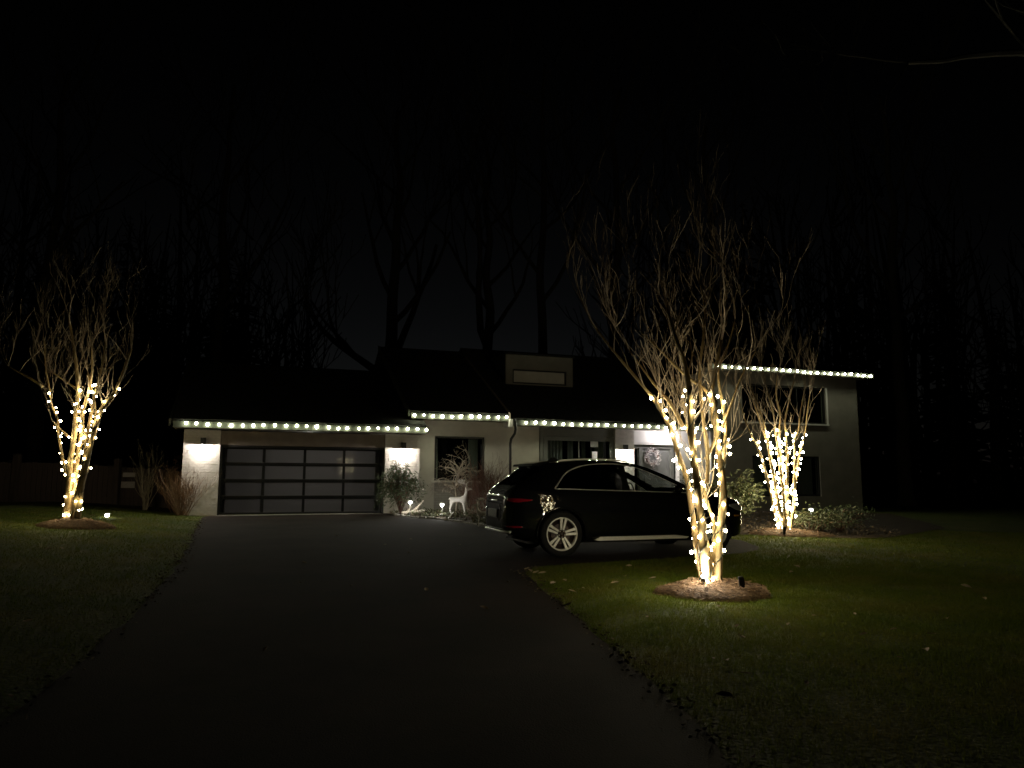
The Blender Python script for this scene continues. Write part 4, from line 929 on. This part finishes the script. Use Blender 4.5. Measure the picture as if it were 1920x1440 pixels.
def sub(name, faces, mname, solid=0):
    used = sorted(set(k for f in faces for k in f)); mp = {k: i for i, k in enumerate(used)}
    b = MB(); b.v = [allv[k] for k in used]; b.f = [tuple(mp[k] for k in f) for f in faces]
    o = b.build(name, M[mname], CAR, smooth=True)
    bm = bmesh.new(); bm.from_mesh(o.data); bmesh.ops.remove_doubles(bm, verts=bm.verts, dist=1e-5); bmesh.ops.recalc_face_normals(bm, faces=bm.faces); bm.to_mesh(o.data); bm.free()
    return o
sub('body', groups['body'], 'paint'); 
for k_ in '01': sub('rear_side_glass', groups['rear_side_glass'+k_], 'privacy'); sub('front_side_glass', groups['front_side_glass'+k_], 'carglass')
sub('windscreen', groups['windscreen'], 'carglass'); sub('rear_window', groups['rear_window'], 'privacy')
# cabin floor/deck so the shell is not empty, seats, wheel
MB().box((-.7, -.78, .80), (.9, .78, .84)).build('load_deck', M['plastic'], CAR); MB().box((.9, -.80, .40), (2.3, .80, .44)).build('cabin_floor', M['plastic'], CAR)
MB().prism([(1.95, .84), (2.56, 1.04), (2.56, .5), (2.2, .5)], 1, -.72, .72).build('dashboard', M['plastic'], CAR)
for sy in (-.38, .38):
    s_ = MB().prism([(1.15, .52), (1.70, .56), (1.70, .70), (1.28, .70), (1.10, 1.24), (.98, 1.22)], 1, sy-.22, sy+.22).build('seat', M['seat'], CAR, bevel=.04)
    MB().box((.98, sy-.12, 1.27), (1.08, sy+.12, 1.44)).build('headrest', M['seat'], s_, bevel=.04)
MB().prism([(.20, .6), (.75, .62), (.75, .75), (.38, .75), (.22, 1.26), (.10, 1.24)], 1, -.62, .62).build('rear_seat', M['seat'], CAR, bevel=.04)
MB().tube([(1.86, .38+.18*math.cos(a), 1.02+.18*math.sin(a)) for a in np.linspace(0, 2*math.pi, 20)], .014, 6, False).build('steering_wheel', M['plastic'], CAR)
# chrome line round the side windows, sill strips, roof rails
for sg in (-1, 1):
    lo = [(x, z) for x, z in DLO]; full = smooth_path([(x, 0, z) for x, z in lo], 4)
    pts = [(p.x, sg*(side_y(p.x, p.z)+.004), p.z) for p in full]; bot = [(x, sg*(side_y(x, np.interp(x, [-.10, 2.44], [1.105, 1.035]))+.004), np.interp(x, [-.10, 2.44], [1.105, 1.035])) for x in np.linspace(2.40, -.10, 30)]
    rr_ = [.0125 if p[0] < .45 else .008 if p[0] < 1.2 else .005 for p in pts]
    MB().tube(pts, rr_, 6).build('window_trim', M['chrome'], CAR, smooth=True); MB().tube(bot, .008, 6).build('window_trim', M['chrome'], CAR, smooth=True)
    st = [(x, z) for x, z in ((.62, .235), (.70, .285), (2.05, .30), (2.28, .285), (2.36, .25), (2.2, .235))]
    b = MB(); y0 = .925
    b.add([(.58, sg*y0, .262), (.69, sg*y0, .312), (2.10, sg*y0, .318), (2.34, sg*y0, .290), (2.30, sg*y0, .262), (.66, sg*y0, .250), (.58, sg*(y0-.06), .262), (.69, sg*(y0-.06), .312), (2.10, sg*(y0-.06), .318), (2.34, sg*(y0-.06), .290), (2.30, sg*(y0-.06), .262), (.66, sg*(y0-.06), .250)],
          [(0, 1, 2, 3, 4, 5)]+[(i, (i+1) % 6, 6+(i+1) % 6, 6+i) for i in range(6)])
    b.build('sill_strip', M['alloy'], CAR)
    def roofz(x, y):
        s_ = fine_section(x); return float(np.interp(-y, -s_[-12:, 0], s_[-12:, 1]))
    RXp = np.linspace(-.0, 1.42, 16); rp = []
    for i, x in enumerate(RXp):
        yy = cr(x, RX, RW)-.075; zz = cr(x, TOPX, TOPZ)-.045; rp.append((x, sg*yy, zz+(.045 if 0 < i < 15 else .0)))
    MB().tube(rp, .014, 6).build('roof_rail', M['alloy'], CAR, smooth=True)
# spoiler, aerial fin, rear parts
MB().prism([(-.40, 1.485), (-.38, 1.525), (-.12, 1.568), (-.08, 1.545), (-.28, 1.475)], 1, -.56, .56).build('spoiler', M['paint'], CAR, bevel=.012)
MB().prism([(.06, 1.56), (.14, 1.645), (.20, 1.65), (.32, 1.58)], 1, -.018, .018).build('aerial_fin', M['plastic'], CAR)
def patch(name, xz, mname, sg, out=.006, side='rear', n=12, par=CAR):
    """strip that follows the body skin: list of (x, zlow, zhigh)"""
    b = MB(); rows = []
    X = np.linspace(xz[0][0], xz[-1][0], n)
    for x in X:
        z0 = np.interp(x, [q[0] for q in xz], [q[1] for q in xz]); z1 = np.interp(x, [q[0] for q in xz], [q[2] for q in xz])
        rows.append([(x, sg*(side_y(x, z0+(z1-z0)*t)+out), z0+(z1-z0)*t) for t in (0, .33, .66, 1)])
    vs = [p for r in rows for p in r]; fs = [(i*4+k, i*4+k+1, (i+1)*4+k+1, (i+1)*4+k) for i in range(n-1) for k in range(3)]
    o = b.add(vs, fs).build(name, M[mname], par, smooth=True); s = o.modifiers.new('s', 'SOLIDIFY'); s.thickness = .012; s.offset = 0; return o
for sg in (-1, 1):
    patch('tail_lamp', [(-.875, .915, .935), (-.82, .885, .955), (-.70, .885, .945), (-.50, .915, .93)], 'redlens', sg)
    patch('rear_reflector', [(-.875, .475, .50), (-.80, .465, .51), (-.66, .48, .50)], 'redlens', sg)
    patch('headlamp', [(3.18, .80, .83), (3.35, .73, .85), (3.52, .70, .80), (3.60, .70, .76)], 'lamplens', sg)
    patch('side_reflector', [(3.30, .62, .645), (3.44, .62, .645)], 'amber', sg, n=4)
    patch('door_handle', [(.62, .865, .895), (.82, .865, .895)], 'paint', sg, .022, n=5); patch('door_handle', [(1.62, .845, .875), (1.82, .845, .875)], 'paint', sg, .022, n=5)
    mp_ = MB(); mp_.ball((2.10, sg*1.03, 1.10), .1, 12, 8, (.75, 1.0, .72)); mo = mp_.build('door_mirror', M['paint'], CAR, smooth=True); MB().box((2.07, sg*.88-.06, 1.04), (2.13, sg*.88+.06, 1.07)).build('arm', M['plastic'], mo)
    # wheel wells
    for wx in (0, 2.82):
        b = MB(); n = 20
        vs = []; fs = []
        for k in range(n+1):
            a = -.35+(math.pi+.7)*k/n
            vs += [(wx+.42*math.cos(a), sg*.86, .37+.42*math.sin(a)), (wx+.42*math.cos(a), sg*.50, .37+.42*math.sin(a))]
        fs = [(2*k, 2*k+1, 2*k+3, 2*k+2) for k in range(n)]
        b.add(vs, fs); b.add([(wx, sg*.50, .37)]+[(wx+.42*math.cos(a), sg*.50, .37+.42*math.sin(a)) for a in np.linspace(-.35, math.pi+.35, n+1)], [(0, k+1, k+2) for k in range(n)])
        b.build('wheel_well', M['plastic'], CAR)
        pts = []
        for a in np.linspace(-.15, math.pi+.15, 26):
            x = wx+.425*math.cos(a); z = .37+.425*math.sin(a); pts.append((x, sg*(side_y(x, max(z, .30))+.004), z))
        MB().tube(pts, .022, 8).build('wheel_arch', M['paint'], CAR, smooth=True)
# rear bumper strip, plate, chrome line
def rear_x(y, z):
    for x, s_ in zip(stx, SEC):
        k = s_[6:]; zz = k[:, 1]
        if zz.max() >= z and np.interp(z, zz[np.argsort(zz)], k[:, 0][np.argsort(zz)]) >= abs(y): return x
    return -.75
def rear_strip(name, yz, r, mname):
    P = [(rear_x(y, z)-.008, y, z) for y, z in yz]; P = smooth_path(P, 3); return MB().tube(P, r, 8).build(name, M[mname], CAR, smooth=True)
rear_strip('bumper_strip', [(y, .40+.00*abs(y)) for y in np.linspace(-.72, .72, 13)], .020, 'chrome')
rear_strip('tailgate_strip', [(y, .985) for y in np.linspace(-.5, .5, 9)], .010, 'chrome')
MB().box((-.935, -.27, .62), (-.912, .27, .76)).build('number_plate', M['numplate'], CAR, bevel=.006)
MB().tube([(-.915, -.34, .58), (-.918, -.38, .66), (-.905, -.36, .80), (-.90, -.28, .83)], .007, 6).build('plate_recess_edge', M['chrome'], CAR, smooth=True)
MB().tube([(-.892, -.16, .90), (-.897, 0, .90), (-.892, .16, .90)], .014, 6).build('tailgate_handle', M['chrome'], CAR)
MB().box((-.5, -.62, .20), (3.3, .62, .235)).build('under_panel', M['plastic'], CAR)
# wheels: tyre, rim with five pairs of spokes, hub
def wheel(x, sg):
    w = bpy.data.objects.new('wheel', None); COL.objects.link(w); w.parent = CAR; w.location = (x, sg*.93, .37)
    if sg > 0: w.rotation_euler = (0, 0, math.pi)
    MB().lathe([(.262, .01), (.275, -.004), (.33, -.006), (.358, .012), (.370, .04), (.370, .18), (.355, .22), (.26, .23)], 44, 'y').build('tyre', M['tyre'], w, smooth=True)
    rim = MB().lathe([(.243, .06), (.247, .012), (.252, .0), (.268, -.004), (.274, .006), (.266, .03)], 44, 'y').build('rim', M['alloy'], w, smooth=True)
    MB().lathe([(.0, .10), (.245, .10), (.245, .03)], 36, 'y').build('barrel', M['alloyd'], w, smooth=True)
    for k in range(5):
        a0 = R(90-8+72*k)
        for d in (-1, 1):
            a = a0+d*.155; ai = a0+d*.30
            p0 = Vector((.062*math.cos(ai), .022, .062*math.sin(ai))); p1 = Vector((.250*math.cos(a), .004, .250*math.sin(a)))
            t = (p1-p0); s = Vector((-t.z, 0, t.x)).normalized(); w0, w1 = .014, .021
            vs = [p0-s*w0, p0+s*w0, p1+s*w1, p1-s*w1]; vs += [v+Vector((0, .035, 0)) for v in vs]
            MB().add(vs, [(0, 1, 2, 3), (7, 6, 5, 4), (0, 4, 5, 1), (1, 5, 6, 2), (2, 6, 7, 3), (3, 7, 4, 0)]).build('spoke', M['alloy'], rim)
    MB().lathe([(0, .010), (.03, .008), (.034, .016), (.07, .020), (.075, .04)], 20, 'y').build('hub', M['alloyd'], rim, smooth=True)
    for k in range(5):
        a = R(54+72*k); MB().ball((.052*math.cos(a), .016, .052*math.sin(a)), .009, 6, 4).build('wheel_bolt', M['alloy'], rim)
    MB().lathe([(.04, .07), (.165, .07), (.165, .085)], 28, 'y').build('brake_disc', M['alloyd'], w)
for x in (0, 2.82):
    for sg in (-1, 1): wheel(x, sg)
# ------------------------------------------------------------------ grass blades and fallen leaves
def lawn_ok(x, y):
    return not inside(x, y, DRIVE) and not inside(x, y, BED) and not inside(x, y, LBED)
def grass(name, label, n, gen, hmin, hmax, w, seed):
    g = np.random.default_rng(seed); vs = np.zeros((n*3, 3)); c = 0
    while c < n:
        x, y = gen(g)
        if not lawn_ok(x, y): continue
        if math.sin(x*2.3+1.7*math.sin(y*1.9))*math.sin(y*2.7+1.3*math.sin(x*3.1)) < g.uniform(-1.2, .15)-.45: continue
        if any(((x-mx)/a)**2+((y-my)/bb)**2 < 1 for mx, my, a, bb in ((2.45, 9.2, .66, .64), (-9.3, 16.2, .72, .68), (6.45, 17.6, .92, .77))): continue
        z = gz(x, y); a = g.uniform(0, 6.283); h = g.uniform(hmin, hmax); l = g.normal(0, .4, 2)*h
        dx, dy = math.cos(a)*w, math.sin(a)*w
        vs[c*3] = (x-dx, y-dy, z-.004); vs[c*3+1] = (x+dx, y+dy, z-.004); vs[c*3+2] = (x+l[0], y+l[1], z+h); c += 1
    me = bpy.data.meshes.new(name); me.vertices.add(n*3); me.vertices.foreach_set('co', vs.ravel()); me.loops.add(n*3); me.polygons.add(n)
    me.loops.foreach_set('vertex_index', np.arange(n*3)); me.polygons.foreach_set('loop_start', np.arange(0, n*3, 3)); me.polygons.foreach_set('loop_total', np.full(n, 3))
    me.update(); me.validate(); me.materials.append(M['blade']); o = bpy.data.objects.new(name, me); COL.objects.link(o); return tag(o, label, 'grass', kind='stuff')
def near_gen(g):
    r = 6.5*math.sqrt(g.random())*g.random()**.25; a = g.uniform(0, 6.283); return 2.6+r*math.cos(a)*.95, 8.6+r*math.sin(a)*.85
grass('grass', 'short winter grass round the big lit tree', 150000, near_gen, .014, .040, .0026, 1)
grass('grass', 'short winter grass on lawn right of the drive', 70000, lambda g: (g.uniform(2.5, 15), g.uniform(10, 20)), .016, .042, .0045, 2)
grass('grass', 'short winter grass on lawn left of the drive', 70000, lambda g: (g.uniform(-13, -2.6), g.uniform(3.5, 23)), .016, .042, .0045, 3)
rr = random.Random(64)
def leaf_obj(x, y, s, lab):
    b = MB(); L, W = .075*s, .038*s; c = rr.uniform(.01, .03)*s
    b.add([(-L, 0, c*.4), (-L*.4, W, c), (L*.4, W*.8, c*1.2), (L, 0, c*.3), (L*.4, -W*.8, c), (-L*.4, -W, c*.8), (0, 0, 0)], [(6, 0, 1), (6, 1, 2), (6, 2, 3), (6, 3, 4), (6, 4, 5), (6, 5, 0)])
    o = b.build('fallen_leaf', M['deadleaf'], loc=(x, y, gz(x, y)+.045 if lawn_ok(x, y) else gz(x, y)+.012)); o.rotation_euler = (rr.uniform(-.4, .4), rr.uniform(-.3, .3), rr.uniform(0, 6.28))
    return tag(o, lab, 'leaf', 'pale dead leaves scattered on the grounds')
n = 0
LAB = ['pale dead leaf lying on the grass round the big lit tree', 'pale dead leaf lying on the lawn left of the drive', 'pale dead leaf lying on the dark driveway']
while n < 46:
    x = rr.uniform(.4, 6); y = rr.uniform(4.5, 11.5)
    if lawn_ok(x, y) and math.hypot(x-2.45, y-9.2) > .7: leaf_obj(x, y, rr.uniform(.35, .9), LAB[0]); n += 1
n = 0
while n < 14:
    x = rr.uniform(-11, -3.5); y = rr.uniform(6, 21)
    if lawn_ok(x, y): leaf_obj(x, y, rr.uniform(.4, .9), LAB[1]); n += 1
n = 0
while n < 12:
    x = rr.uniform(-5, 2); y = rr.uniform(4.5, 18)
    if inside(x, y, DRIVE) and not (0 < x < 5 and 12 < y < 17): leaf_obj(x, y, rr.uniform(.4, .8), LAB[2]); n += 1
for k, (x, y) in enumerate([(.26, 10.7), (.34, 10.55), (.22, 10.9), (.42, 10.5)]): leaf_obj(x, y, .9, 'pale dead leaf lying where the lawn edge meets the drive')

# crumbs of dead leaf drifted along both edges of the drive (uncountable)
pe = []; E_ = [(drive_left(y), y) for y in np.arange(3, 21, .05)] + [(float(np.interp(y, [3, 5.1, 6.37, 8.86, 10.8, 11.4], [1.25, 1.05, .84, .5, .16, .35])), y) for y in np.arange(3, 11.4, .03)]
for i in range(900):
    x, y = rr.choice(E_); x += rr.gauss(0, .07); y += rr.gauss(0, .05); pe.append(((x, y, gz(x, y)+.015), (rr.gauss(0, 1), rr.gauss(0, 1), rr.gauss(.1, .2))))
tag(leafmesh(pe, .045, .022, 'leaf_crumbs', M['litter'], None, rr=rr), 'crumbled dead leaves drifted along the edges of drive', 'leaf litter', kind='stuff')
